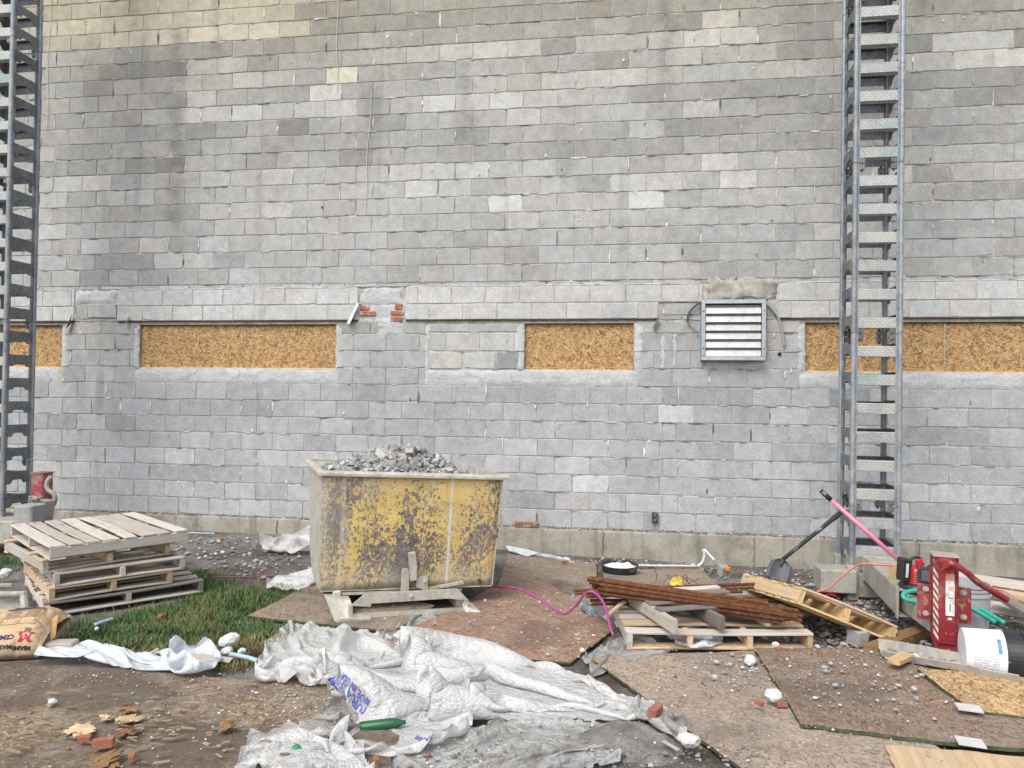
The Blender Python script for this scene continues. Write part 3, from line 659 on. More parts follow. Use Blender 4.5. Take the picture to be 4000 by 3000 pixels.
# ---------------------------------------------------------------- wooden sheets lying on the ground
SHEETS = []
def sheet(name, label, cat, px, mat, th=.015, dz=.02, cuts=14, rag=.006, edge='edge_green', nz=.006, group=None):
    P = [atg(x, y) for x, y in px]; A = np.array(P); c = A.mean(0)
    # plane through the ground under the corners
    M_ = np.c_[A[:, 0] - c[0], A[:, 1] - c[1], np.ones(len(A))]; co = np.linalg.lstsq(M_, A[:, 2], rcond=None)[0]
    org = np.array([c[0], c[1], co[2] + dz]); xd = P[1] - P[0]
    Mx = frame(org, (xd[0], xd[1], co[0] * xd[0] + co[1] * xd[1]), (-xd[1], xd[0], co[0] * -xd[1] + co[1] * xd[0])); inv = Mx.inverted()
    L = [inv @ Vector((p[0], p[1], org[2] + co[0] * (p[0] - c[0]) + co[1] * (p[1] - c[1]))) for p in P]
    root = thing(name, label, cat, Mx, group); SHEETS.append(([(p[0], p[1]) for p in P], root))
    ring = []
    for i in range(len(L)):
        a, b = L[i], L[(i + 1) % len(L)]; n_ = max(3, int((b - a).length / .05))
        for k in range(n_): q = a.lerp(b, k / n_); ring.append((q.x + U(-rag, rag), q.y + U(-rag, rag)))
    bm = bmesh.new(); vs = [bm.verts.new((x, y, 0)) for x, y in ring]; bm.faces.new(vs)
    bmesh.ops.triangulate(bm, faces=bm.faces[:]); 
    for _ in range(3):
        es = [e for e in bm.edges if e.calc_length() > .12 and not e.is_boundary]
        if es: bmesh.ops.subdivide_edges(bm, edges=es, cuts=1, use_grid_fill=False); bmesh.ops.triangulate(bm, faces=bm.faces[:])
    for v in bm.verts: v.co.z = nz * fbm(v.co.x + org[0], v.co.y + org[1], 1.6) * 1.5
    bmesh.ops.recalc_face_normals(bm, faces=bm.faces[:])
    if sum(f.normal.z for f in bm.faces) < 0: bmesh.ops.reverse_faces(bm, faces=bm.faces[:])
    mb = MB(); be = [(tuple(e.verts[0].co), tuple(e.verts[1].co)) for e in bm.edges if e.is_boundary]; mb.addbm(bm)
    mb.build('face', MAT[mat], root, True, False)
    eb = MB()
    for a, b in be: eb.add([a, b, (b[0], b[1], b[2] - th), (a[0], a[1], a[2] - th)], [(0, 1, 2, 3)])
    eb.build('edge', MAT[edge], root)
    return root
sheet('plywood_sheet', 'grey brown strand board under the left foot of the hopper', 'board', [(965, 2418), (1540, 2474), (1700, 2375), (1245, 2275)], 'osb_old', dz=.022)
sheet('plywood_sheet', 'large reddish strand board lying right of the hopper', 'board', [(1470, 2530), (2228, 2598), (2400, 2470), (2150, 2290), (1960, 2285)], 'osb_red', dz=.018)
sheet('plywood_sheet', 'dusty grey board between the hopper and the footing', 'board', [(1935, 2330), (2330, 2360), (2330, 2205), (1985, 2165)], 'osb_old', dz=.010, edge='wood_dark')
sheet('plywood_sheet', 'dusty grey board behind the rebar bundle', 'board', [(2345, 2325), (2840, 2330), (2740, 2228), (2360, 2225)], 'osb_old', dz=.012, edge='wood_dark')
sheet('plywood_sheet', 'weathered strand board with green edge in front of the ground pallet', 'board', [(2298, 2577), (2960, 3060), (3560, 3120), (3720, 2960), (2960, 2548)], 'osb_pale', dz=.016)
sheet('plywood_sheet', 'big dark weathered strand board at lower right under scattered gravel', 'board', [(2945, 2556), (3130, 2862), (4060, 2968), (4060, 2700), (3600, 2560)], 'osb_brown', dz=.042, th=.018)
sheet('plywood_sheet', 'clean streaky strand board with green edge at right, a pale tile on it', 'board', [(3582, 2652), (3802, 2822), (4080, 2850), (4080, 2676)], 'osb_fresh', dz=.062, th=.02)
sheet('plywood_sheet', 'pale pine plywood corner at the bottom right edge', 'board', [(3455, 2932), (3500, 3040), (4100, 3060), (4060, 2990), (3760, 2955)], 'wood_tan', dz=.03, edge='wood_dark')
P0 = sheet('plywood_sheet', 'rotten delaminating brown board across the lower left foreground', 'board', [(-60, 2606), (640, 2642), (1335, 2706), (1560, 2900), (1500, 3120), (-200, 3120)], 'osb_rot', dz=.03, nz=.012, edge='wood_dark', rag=.01)
# flakes peeled off the rotten board
fl = MB()
for i in range(150):
    px, py = random.gauss(560, 330), random.gauss(2830, 95)
    if not (0 < px < 1330 and 2660 < py < 3010): continue
    p = atg(px, py, .045); l, w_ = U(.008, .035), U(.003, .009); a = U(-.6, .6); t = U(-.25, .25); h = U(0, .012)
    M = TR((p[0], p[1], p[2] + h), a, t, t); k = U(.5, 1.2)
    fl.add([(-l, -w_, 0), (l, -w_ * .5, .002), (l * .9, w_, .004), (-l * .8, w_ * .8, U(0, .006))], [(0, 1, 2, 3)], (.27 * k, .20 * k, .13 * k), M)
tag(fl.build('wood_flakes', MAT['tone'], None, fixn=False), 'loose brown wood flakes peeling off the rotten foreground board', 'wood flakes', kind='stuff')
for i, (px, py, s) in enumerate([(1085 * .452, 2300 + 1070 * .452, .10), (1120 * .452, 2300 + 1140 * .452, .12), (1100 * .452, 2300 + 1250 * .452, .10), (700 * .452, 2300 + 1230 * .452, .16), (920 * .452, 2300 + 1500 * .452, .15), (410, 2810, .07), (1950 * .452, 2300 + 1200 * .452, .09)]):
    p = atg(px, py, .05); mb = MB(); sd_ = U(0, 50)
    s *= .42
    for lay in range(4):
        U_ = U(.6, 1.15)
        n = 22; ring = [(s * U(.45, 1.1) * math.cos(6.283 * k / n) * 1.2, s * U(.5, 1.0) * math.sin(6.283 * k / n) * .75, .004 * lay + U(0, .008)) for k in range(n)]
        mb.add(ring + [(0, 0, .004 * lay + .01)], [(k, (k + 1) % n, n) for k in range(n)], tuple(q * U_ for q in (.40, .30, .19)), TR((U(-.02, .02), U(-.02, .02), 0), U(0, 6)))
    o = mb.build('wood_flake', MAT['wood_tan' if i % 2 else 'wood_brown'], None, fixn=False, M=TR(p, U(-.4, .4))); tag(o, 'curled layered flake peeling from the rotten foreground board', 'wood flake', 'flakes on the rotten board')

# ---------------------------------------------------------------- cloth of plastic sheeting, relaxed with springs so that surplus length buckles into folds
def cloth(edges, nu, nv, ku, kv, seed=0, steps=140, lift=.02, base=.03, pin=True, hump=None, smo=14):
    r_ = np.random.default_rng(seed); top, bot = edges
    def along(poly, n):
        P = np.array(poly); d = np.r_[0, np.cumsum(np.linalg.norm(np.diff(P, axis=0), axis=1))]; t = np.linspace(0, d[-1], n)
        return np.c_[np.interp(t, d, P[:, 0]), np.interp(t, d, P[:, 1])]
    T = along([atg(*q)[:2] for q in top], nu); B = along([atg(*q)[:2] for q in bot], nu); v = np.linspace(0, 1, nv)[:, None, None]
    XY = T[None] * (1 - v) + B[None] * v
    x_, y_ = XY[..., 0].copy(), XY[..., 1].copy()
    for k_, am in ((3.1, .055), (7.3, .022), (15.7, .009)):
        ph = r_.uniform(0, 6.28, 4); XY[..., 0] += am * np.sin(k_ * x_ + ph[0] + 1.7 * np.sin(k_ * .8 * y_ + ph[1])) ; XY[..., 1] += am * .75 * np.sin(k_ * y_ + ph[2] + 1.7 * np.sin(k_ * .9 * x_ + ph[3]))
    XY = np.round(XY, 4); X = np.zeros((nv, nu, 3)); X[..., :2] = XY
    gz = lambda: G(X[..., 0], X[..., 1]) + base
    U_, V_ = np.meshgrid(np.linspace(0, 1, nu), np.linspace(0, 1, nv))
    kuf = np.ones((nv, nu)) * (ku(U_, V_) if callable(ku) else ku); kvf = np.ones((nv, nu)) * (kv(U_, V_) if callable(kv) else kv)
    n2 = lambda q: np.sqrt(q[..., 0] * q[..., 0] + q[..., 1] * q[..., 1]); lu = np.round(n2(X[:, 1:, :2] - X[:, :-1, :2]) * kuf[:, 1:], 7); lv = np.round(n2(X[1:, :, :2] - X[:-1, :, :2]) * kvf[1:], 7)
    z = r_.normal(0, 1, (nv, nu))
    for _ in range(smo): z = (z + np.roll(z, 1, 0) + np.roll(z, -1, 0) + np.roll(z, 1, 1) + np.roll(z, -1, 1)) / 5
    z = np.round(z / z.std() * lift, 6); X[..., 2] = np.round(gz() + np.abs(z), 6)
    if hump is not None: X[..., 2] = np.round(X[..., 2] + hump(U_, V_), 6)
    X0 = X.copy(); V = np.zeros_like(X); bmask = np.zeros((nv, nu), bool); bmask[0] = bmask[-1] = True; bmask[:, 0] = bmask[:, -1] = True
    def con(sa, sb, L, k=.5):
        a = X[sa]; b = X[sb]; d = b - a; n_ = np.sqrt(d[..., :1] * d[..., :1] + d[..., 1:2] * d[..., 1:2] + d[..., 2:] * d[..., 2:]) + 1e-9; e = k * (n_ - L[..., None]) / n_ * d
        X[sa] = a + e; X[sb] = b - e
    S = slice
    groups = []
    for o in (0, 1):
        m = (nu - o) // 2; groups.append(((S(None), S(o, o + 2 * m - (0 if o + 2 * m <= nu else 1), 2)), (S(None), S(o + 1, o + 2 * m, 2)), lu[:, o:o + 2 * m - 1:2]))
        m = (nv - o) // 2; groups.append(((S(o, o + 2 * m, 2), S(None)), (S(o + 1, o + 2 * m, 2), S(None)), lv[o:o + 2 * m - 1:2]))
    dg = np.sqrt(lu[:-1] ** 2 + lv[:, :-1] ** 2)
    b2u = np.minimum(lu[:, :-1] + lu[:, 1:], 99); b2v = np.minimum(lv[:-1] + lv[1:], 99)
    b4u = (lu[:, :-3] + lu[:, 1:-2] + lu[:, 2:-1] + lu[:, 3:]) * .97; b4v = (lv[:-3] + lv[1:-2] + lv[2:-1] + lv[3:]) * .97
    for st in range(steps):
        V *= .93; V[..., 2] -= .0011; X += V * 1.0; P0_ = X.copy() - V
        for it in range(7):
            for a, b, L in groups: con(a, b, L)
            con((S(0, -1), S(0, -1)), (S(1, None), S(1, None)), dg, .06); con((S(0, -1), S(1, None)), (S(1, None), S(0, -1)), dg, .06)
            con((S(None), S(0, -2)), (S(None), S(2, None)), b2u, .05); con((S(0, -2), S(None)), (S(2, None), S(None)), b2v, .05)
            con((S(None), S(0, -4)), (S(None), S(4, None)), b4u, .03); con((S(0, -4), S(None)), (S(4, None), S(None)), b4v, .03)
            X[..., 2] = np.maximum(X[..., 2], gz())
            if pin: X[bmask, :2] = X0[bmask, :2]
        low = X[..., 2] < gz() + .004
        V = X - P0_; V[low] *= .35; V = np.clip(V, -.02, .02)
    uu = np.cumsum(np.c_[np.zeros(nv), lu], axis=1); vv = np.cumsum(np.r_[np.zeros((1, nu)), lv], axis=0)
    return X, uu, vv
def cloth_obj(name, X, uu, vv, mat, parent=None, tear=0.0, seed=1):
    nv, nu, _ = X.shape; mb = MB(); mb.v = list(map(tuple, X.reshape(-1, 3).tolist())); mb.c = [(1, 1, 1)] * (nu * nv); r_ = np.random.default_rng(seed)
    for j in range(nv - 1):
        for i in range(nu - 1):
            if tear and r_.random() < tear * (2.5 if j > nv - 3 or j < 1 or i < 2 or i > nu - 3 else 0): continue
            mb.f.append((j * nu + i, j * nu + i + 1, (j + 1) * nu + i + 1, (j + 1) * nu + i))
    me = mb.mesh(name, MAT[mat], True, False); uvl = me.uv_layers.new(name='UVMap'); idx = np.empty(len(me.loops), np.int32); me.loops.foreach_get('vertex_index', idx)
    uvl.data.foreach_set('uv', np.c_[uu.ravel()[idx], vv.ravel()[idx]].astype(np.float32).ravel())
    o = link(name, me, parent); md = o.modifiers.new('smooth', 'SUBSURF'); md.levels = 1; md.render_levels = 1
    return o
def text_mesh(body, size, weight=.0):
    cu = bpy.data.curves.new('lettering', 'FONT'); cu.body = body; cu.size = size; cu.offset = weight; cu.resolution_u = 2
    o = bpy.data.objects.new('lettering', cu); COL.objects.link(o); dg = bpy.context.evaluated_depsgraph_get(); dg.update(); me = o.evaluated_get(dg).to_mesh()
    vs = [tuple(v.co) for v in me.vertices]; fs = [tuple(p.vertices) for p in me.polygons]; bpy.data.objects.remove(o); bpy.data.curves.remove(cu)
    return vs, fs
def print_on(X, body, size, u0, v0, ang, col, parent, name='lettering', weight=.004, sx=1.0):
    # lettering carried by the cloth: letters placed in grid coordinates and bent with it
    vs, fs = text_mesh(body, size, weight); nv, nu, _ = X.shape; mb = MB(); out = []
    for x, y, _ in vs:
        x *= sx; u = u0 + (x * math.cos(ang) + y * math.sin(ang)); v = v0 + (x * math.sin(ang) - y * math.cos(ang)); u = min(max(u, 0), nu - 1.01); v = min(max(v, 0), nv - 1.01)
        i, j = int(u), int(v); a, b = u - i, v - j; P = X[j, i] * (1 - a) * (1 - b) + X[j, i + 1] * a * (1 - b) + X[j + 1, i] * (1 - a) * b + X[j + 1, i + 1] * a * b
        nr = np.cross(X[j, i + 1] - X[j, i], X[j + 1, i] - X[j, i]); nr = nr / (np.linalg.norm(nr) + 1e-9)
        if nr @ (CAM - P) < 0: nr = -nr
        out.append(tuple(P + nr * .006))
    mb.add(out, fs, col); return mb.build(name, MAT['tone'], parent, fixn=False)
PS = thing('plastic_sheet', 'big crumpled white reinforced plastic sheet with diamond threads, blue lettering, in front of hopper', 'plastic sheet')
S1 = cloth(([(1330, 2560), (1420, 2530), (1560, 2545), (1800, 2640)], [(1320, 2960), (1440, 2985), (1640, 2960), (1800, 2880)]), 54, 54, lambda u, v: 1.40 - .05 * u, lambda u, v: 1.62, 3, 200, .07, .03, True, lambda u, v: .24 * np.sin(math.pi * np.clip(v, 0, 1)) * np.sin(math.pi * u))
cloth_obj('fold', *S1, 'sheet', PS)
S2 = cloth(([(1560, 2580), (1760, 2570), (2100, 2622), (2420, 2725), (2600, 2790)], [(1730, 2870), (1900, 2850), (2150, 2845), (2400, 2835), (2600, 2815)]), 80, 64, lambda u, v: 1.10, lambda u, v: 2.25 - .85 * u, 5, 180, .04, .022, True, lambda u, v: .14 * np.maximum(0, np.sin(2 * math.pi * (v * 2.6 + .2 * np.sin(u * 6) + .12 * np.sin(u * 15)))) * (1 - .8 * u))
cloth_obj('fold', *S2, 'sheet', PS)
S3 = cloth(([(1095, 2440), (1250, 2455), (1420, 2475), (1600, 2495)], [(1000, 2625), (1150, 2655), (1280, 2650), (1420, 2600)]), 60, 34, lambda u, v: 1.22, 1.05, 8, 130, .03, .02)
cloth_obj('fold', *S3, 'sheet', PS)
S6 = cloth(([(1380, 2860), (1700, 2880), (2000, 2850), (2460, 2830)], [(1300, 3080), (1700, 3090), (2100, 3080), (2480, 3010)]), 70, 40, 1.04, 1.22, 11, 110, .012, .014)
cloth_obj('torn_underlay', *S6, 'sheet_dirty', PS, .12)
S7 = cloth(([(1500, 2480), (1640, 2430), (1720, 2400)], [(1480, 2545), (1600, 2500), (1760, 2440)]), 34, 16, 1.10, 1.02, 12, 90, .005, .008); cloth_obj('underlay', *S7, 'sheet_dirty', PS)
S8 = cloth(([(2250, 2590), (2400, 2490), (2480, 2500)], [(2300, 2660), (2460, 2600), (2620, 2560)]), 34, 26, 1.02, 1.12, 13, 90, .006, .008); cloth_obj('underlay', *S8, 'sheet_dirty', PS)
blue = (.10, .12, .42)
def print_proj(Xs, body, size, anchor, ang, col, parent, weight=.001):
    # lettering laid over the folds: dropped onto the sheet at right angles to its general slope
    from mathutils.bvhtree import BVHTree
    V_ = []; F_ = []
    for X in Xs:
        nv, nu, _ = X.shape; n0 = len(V_); V_ += [tuple(p) for p in X.reshape(-1, 3)]; F_ += [(n0 + j * nu + i, n0 + j * nu + i + 1, n0 + (j + 1) * nu + i + 1, n0 + (j + 1) * nu + i) for j in range(nv - 1) for i in range(nu - 1)]
    bv = BVHTree.FromPolygons(V_, F_); d = Vector((-.05, .62, -.78)).normalized(); xh = Vector((1, .1, 0)).normalized(); yh = xh.cross(d) * -1; yh = yh.normalized()
    if yh.z < 0: yh = -yh
    h = bv.ray_cast(Vector(CAM), Vector(ray(*anchor)).normalized())[0]
    if h is None: return
    vs, fs = text_mesh(body, size, weight); out = []; ca, sa = math.cos(ang), math.sin(ang)
    for x, y, _ in vs:
        p = h + xh * (x * ca - y * sa) + yh * (x * sa + y * ca) - d * .5; q, nr, *_ = bv.ray_cast(p, d)
        out.append(tuple(q - d * .006) if q is not None else tuple(p + d * .49))
    mb = MB(); mb.add(out, fs, col); return mb.build('lettering', MAT['tone'], parent, fixn=False)
def wad(label, edges, nu, nv, ku, kv, seed, mat, cat='plastic sheet', lift=.03, name='plastic_scrap', steps=110, base=.045):
    X, uu, vv = cloth(edges, nu, nv, ku, kv, seed, steps, lift, base, smo=7); o = cloth_obj(name, X, uu, vv, mat); tag(o, label, cat); return X, o
for bd, sz, an in (('DURA SKRIM', .046, (1435, 2765)), ('MADE IN USA', .032, (1448, 2738)), ('DURA', .040, (1690, 2890))): print_proj([S1[0], S2[0], S3[0]], bd, sz, an, rad(142), blue, PS)
wad('crumpled clear plastic wad at the edge of the rotten board', ([(985, 2630), (1150, 2615), (1300, 2650)], [(990, 2685), (1160, 2705), (1335, 2700)]), 34, 20, 1.35, 1.45, 21, 'sheet')
wad('crumpled clear plastic wad on the bottom edge of the picture', ([(960, 2930), (1100, 2900), (1280, 2935), (1440, 2960)], [(880, 3060), (1050, 3070), (1300, 3060), (1460, 3050)]), 44, 24, 1.3, 1.45, 22, 'sheet')
wad('small dirty plastic wad left of the lettered bulge', ([(1215, 2800), (1300, 2765), (1350, 2800)], [(1220, 2840), (1290, 2860), (1370, 2850)]), 20, 18, 1.35, 1.5, 23, 'sheet_dirty')
wad('dirty plastic wad curling towards the green bottle', ([(1200, 2880), (1290, 2850), (1380, 2880)], [(1180, 2935), (1300, 2950), (1400, 2930)]), 20, 16, 1.2, 1.4, 27, 'sheet_dirty')
wad('flat bluish white film strip beside the cement bag', ([(195, 2535), (330, 2532), (430, 2545), (530, 2590), (640, 2585)], [(190, 2580), (330, 2590), (420, 2620), (560, 2650), (680, 2660)]), 44, 18, 1.04, 1.10, 24, 'film', lift=.01, name='plastic_film')
wad('crumpled white film peaks between grass and rotten board', ([(640, 2590), (690, 2570), (800, 2585), (905, 2620)], [(650, 2655), (740, 2665), (800, 2672), (890, 2640)]), 30, 22, 1.4, 1.6, 25, 'film', name='plastic_film')
wad('torn white sheeting heap at the footing left of the hopper', ([(1010, 2118), (1090, 2100), (1215, 2115)], [(1050, 2150), (1120, 2165), (1222, 2162)]), 30, 18, 1.15, 1.2, 26, 'sheet', lift=.02, base=.01)
wad('white sheeting scrap between the grass and the hopper', ([(1060, 2285), (1130, 2255), (1222, 2250)], [(1060, 2312), (1150, 2318), (1228, 2300)]), 26, 16, 1.12, 1.2, 28, 'sheet', lift=.02, base=.01)
wad('long thin white film lying along the footing right of hopper', ([(1970, 2152), (2120, 2168), (2240, 2195)], [(1990, 2168), (2120, 2190), (2260, 2204)]), 34, 10, 1.02, 1.12, 29, 'film', base=.012, lift=.006, name='plastic_film')
wad('white cloth film pinched under the ground pallet', ([(2560, 2500), (2700, 2490), (2800, 2510)], [(2650, 2560), (2700, 2568), (2760, 2562)]), 22, 18, 1.15, 1.25, 30, 'film', name='plastic_film', lift=.015)
wad('frayed dirty plastic twist along the green edged board', ([(2560, 2770), (2640, 2830), (2720, 2900)], [(2540, 2810), (2600, 2870), (2700, 2960)]), 30, 14, 1.15, 1.6, 31, 'sheet_dirty')
# damp cement mound beside it
mb = MB(); c0 = atg(2450, 2900)
for i in range(26):
    for k in range(26):
        u, v = i / 25 * 2 - 1, k / 25 * 2 - 1; r = math.hypot(u, v)
        mb.v.append((u * .25, v * .19, max(-.03, .055 * (1 - r * r) + .02 * fbm(u * 2 + 7, v * 2, 1.5) + .008 * mnoise.noise((u * 14, v * 14, 0))))); mb.c.append((.19, .185, .172))
mb.f = [(i * 26 + k, (i + 1) * 26 + k, (i + 1) * 26 + k + 1, i * 26 + k + 1) for i in range(25) for k in range(25)]
tag(mb.build('cement_mound', MAT['mortar'], None, True, False, TR(c0)), 'low mound of grey sandy cement beside the plastic sheet', 'cement mound', kind='stuff')

# ---------------------------------------------------------------- grass
GP = [atg(*q)[:2] for q in [(215, 2505), (330, 2480), (330, 2440), (830, 2330), (700, 2250), (790, 2235), (870, 2290), (1070, 2330), (1160, 2300), (1230, 2300), (975, 2410), (1040, 2440), (1110, 2450), (1095, 2520), (1000, 2600), (900, 2625), (700, 2570), (540, 2580), (400, 2535)]]
GP2 = [atg(*q)[:2] for q in [(-60, 2260), (60, 2230), (60, 2190), (-60, 2190)]]
def grass_at(mb, poly, n, hm):
    xs_ = [p[0] for p in poly]; ys_ = [p[1] for p in poly]; k = 0
    while k < n:
        x, y = U(min(xs_), max(xs_)), U(min(ys_), max(ys_)); k += 1
        j = abs(random.gauss(0, .11))
        if not poly_in((x + random.gauss(0, j), y + random.gauss(0, j)), poly): continue
        d = mnoise.noise((x * 2.2, y * 2.2, 8)); d2 = mnoise.noise((x * 6, y * 6, 2))
        if d2 < -.18 and random.random() < .8: continue
        dry = max(0, min(1, (-3.55 - y) * 1.1 + d * 1.1 + .12)) if True else 0
        h = hm * U(.45, 1.15) * (1 + .35 * d) * (1 - .35 * dry); a = U(0, 6.283); l = U(.2, .9) * h; w_ = U(.0018, .0034); z = float(G(x, y)) - .014
        dx, dy = math.cos(a), math.sin(a); sx, sy = -dy * w_, dx * w_
        k1, k2 = U(.75, 1.25), random.random()
        g = (.060 * k1, .132 * k1, .042 * k1); b_ = (.25 * k1, .2 * k1, .085 * k1); t = min(1, dry * U(.3, 1.3)) if k2 > .16 else 1.0
        c = tuple(g[q] * (1 - t) + b_[q] * t for q in range(3))
        n0 = len(mb.v); mb.v += [(x - sx, y - sy, z), (x + sx, y + sy, z), (x + dx * l * .35 + sx * .8, y + dy * l * .35 + sy * .8, z + h * .6), (x + dx * l * .35 - sx * .8, y + dy * l * .35 - sy * .8, z + h * .6), (x + dx * l, y + dy * l, z + h)]
        mb.f += [(n0, n0 + 1, n0 + 2, n0 + 3), (n0 + 3, n0 + 2, n0 + 4)]; mb.c += [c] * 5
gr = MB(); grass_at(gr, GP, 70000, .066)
for poly_, n_ in ((GP2, 3000),): grass_at(gr, poly_, n_, .08)
tag(gr.build('grass', MAT['grass'], None, fixn=False), 'patch of rough green grass between pallet stack and hopper', 'grass', kind='stuff')

# ---------------------------------------------------------------- gravel and rubble on the ground
def scatter(name, label, regions, n, s0, s1, lift=0.0, dark=1.0, pw=2.5):
    mb = MB()
    for _ in range(n):
        c, spread = random.choice(regions); px, py = random.gauss(c[0], spread[0]), random.gauss(c[1], spread[1])
        if py < 2075: continue
        p = atg(px, py, lift)
        if p[1] > -.07 or px < -100 or px > 4100: continue
        s = s0 + (s1 - s0) * random.random() ** pw; fast_chunk(mb, (p[0], p[1], p[2] + s * .18), s, tuple(q * dark for q in stone_col()), .7)
    return tag(mb.build(name, MAT['stone'], None, fixn=False), label, 'gravel', kind='stuff')
scatter('gravel', 'fine grey gravel along the foot of the wall', [((700, 2110), (200, 14)), ((900, 2150), (200, 30)), ((1020, 2180), (140, 40)), ((2200, 2200), (180, 12)), ((2600, 2225), (220, 14)), ((3000, 2265), (200, 30))], 1900, .005, .026, 0, .9, 3.5)
scatter('gravel', 'grey gravel spread round the leaning pallet and the mast beam', [((3300, 2350), (160, 60)), ((3420, 2400), (120, 60)), ((3150, 2450), (120, 40)), ((3250, 2530), (170, 40)), ((3500, 2480), (180, 60)), ((3800, 2420), (150, 60)), ((3100, 2310), (150, 20))], 2300, .005, .028, .0, .85, 3)
scatter('gravel', 'pale gravel strewn over the boards at lower right', [((3350, 2640), (260, 70)), ((3300, 2600), (250, 45)), ((2800, 2600), (160, 45)), ((3100, 2800), (420, 90)), ((3500, 2700), (250, 80))], 800, .003, .012, .05, 1.1, 5)
scatter('gravel', 'pale gravel strewn over the reddish board', [((2220, 2450), (90, 40)), ((2250, 2480), (90, 25)), ((2000, 2400), (250, 70)), ((2150, 2350), (120, 50))], 600, .003, .015, .022, 1.05, 3.5)
scatter('gravel', 'fine crumbs on the rotten foreground board', [((300, 2640), (350, 25)), ((900, 2750), (300, 60)), ((600, 2850), (400, 100)), ((1150, 2760), (120, 40))], 1100, .002, .009, .04, 1.1, 4)
scatter('gravel', 'grit round the lower edge of the plastic sheet', [((2450, 2850), (140, 60)), ((2000, 2930), (380, 50)), ((1700, 2950), (200, 40)), ((2900, 2640), (100, 40)), ((2700, 2960), (180, 40))], 700, .003, .013, .02, .85, 3)
# ---------------------------------------------------------------- pallets
def board_mesh(L, W, T, worn=.004, warp=.004, brk=0, col=None):
    n = 8; mb = MB(); vs = []; wz = U(-warp, warp); wy = U(-warp, warp) * .6
    for i in range(n + 1):
        t = i / n; x = -L / 2 + L * t; b = 4 * t * (1 - t); c = min(.003, T * .25)
        ex = 0
        a = W / 2 + U(-worn, worn) * .5; a2 = W / 2 + U(-worn, worn) * .5
        prof = [(-a, -T / 2 + c), (-a + c, -T / 2), (a2 - c, -T / 2), (a2, -T / 2 + c), (a2, T / 2 - c), (a2 - c, T / 2), (-a + c, T / 2), (-a, T / 2 - c)]
        for y, z in prof:
            xx = x
            if i == n and brk: xx -= brk * random.random()
            vs.append((xx + (U(-worn, worn) if i in (0, n) else 0), y + wy * b * 2, z + wz * b * 2))
    fs = [(i * 8 + k, i * 8 + (k + 1) % 8, (i + 1) * 8 + (k + 1) % 8, (i + 1) * 8 + k) for i in range(n) for k in range(8)] + [tuple(range(7, -1, -1)), tuple(n * 8 + k for k in range(8))]
    return mb.add(vs, fs)
def pallet(label, M, L=1.2, W=1.0, nst=3, ntop=7, nbot=3, mat='wood_grey', mats=None, sh=.071, sw=.036, bt=.0155, bw=.09, group=None, skip=(), brk_st=None, lead=True, missing_bot=()):
    P = thing('pallet', label, 'pallet', M, group); mats = mats or [mat]
    for k in range(nst):
        y = -W / 2 + sw / 2 + (W - sw) * k / (nst - 1); b = .18 if brk_st == k else 0
        board_mesh(L, sh, sw, .004, .003, b).build('stringer', MAT[random.choice(mats)], P, False, M=TR((0, y, bt + sh / 2), 0, rad(90)))
    for k in range(ntop):
        if k in skip: continue
        x = -L / 2 + bw / 2 + (L - bw) * k / (ntop - 1) + (U(-.012, .012) if 0 < k < ntop - 1 else 0); w_ = bw * U(.85, 1.08)
        board_mesh(W * U(.995, 1.008), w_, bt, .005, .005).build('deck_board', MAT[random.choice(mats)], P, False, M=TR((x, 0, bt * 1.5 + sh + .001), rad(90) + U(-.012, .012)))
    for k in range(nbot):
        if k in missing_bot: continue
        x = -L / 2 + bw / 2 + (L - bw) * k / (nbot - 1)
        board_mesh(W, bw, bt, .005, .005).build('bottom_board', MAT[random.choice(mats)], P, False, M=TR((x, 0, bt / 2 - .001), rad(90) + U(-.008, .008)))
    return P
# stack of five at left; the near corner of each pallet points at the camera
cA = atz(196, 2140, .665)
def stk(z, rot, dx, dy, flip, L, W):         # corner-anchored: local near corner at cA + offset
    R_ = Matrix.Rotation(rad(rot), 4, 'Z'); along = R_ @ Vector((1, 0, 0)); back = R_ @ Vector((0, 1, 0))
    c = Vector((cA[0], cA[1], 0)) + along * (dx + (L if not flip else W) / 2) + back * (dy + (W if not flip else L) / 2)
    return Matrix.Translation((c.x, c.y, z)) @ R_ @ (Matrix.Rotation(rad(90), 4, 'Z') if flip else Matrix.Identity(4))
PH = .1025; zb = .16; g_ = 'pallets stacked beside the grass'
pallet('bottom pallet of the left stack, grey, sitting in the grass and reaching farthest right', stk(zb, 48, -.03, -.02, True, 1.2, 1.12), 1.2, 1.12, 3, 8, 3, 'wood_grey', ['wood_grey', 'wood_dark', 'wood_grey'], group=g_)
pallet('tan pallet second from the bottom of the left stack, stamped outer stringer', stk(zb + PH, 50, .0, -.0, True, 1.18, .86), 1.18, .86, 3, 9, 3, 'wood_tan', ['wood_tan', 'wood_tan', 'wood_grey'], group=g_)
pallet('weathered pallet in the middle of the left stack', stk(zb + 2 * PH, 49, .04, .0, True, 1.12, .90), 1.12, .92, 3, 6, 3, 'wood_grey', group=g_)
pallet('broken pallet second from the top of the left stack, splintered stringer end', stk(zb + 3 * PH, 56, -.02, .05, True, 1.08, .90), 1.08, .92, 3, 4, 3, 'wood_grey', ['wood_grey', 'wood_tan'], group=g_, skip=(2,), brk_st=0)
pallet('top pallet of the left stack, pale sun bleached slats', stk(zb + 4 * PH, 54, .0, .0, False, 1.0, 1.26), 1.0, 1.26, 3, 8, 3, 'wood_grey', group=g_, bw=.102)
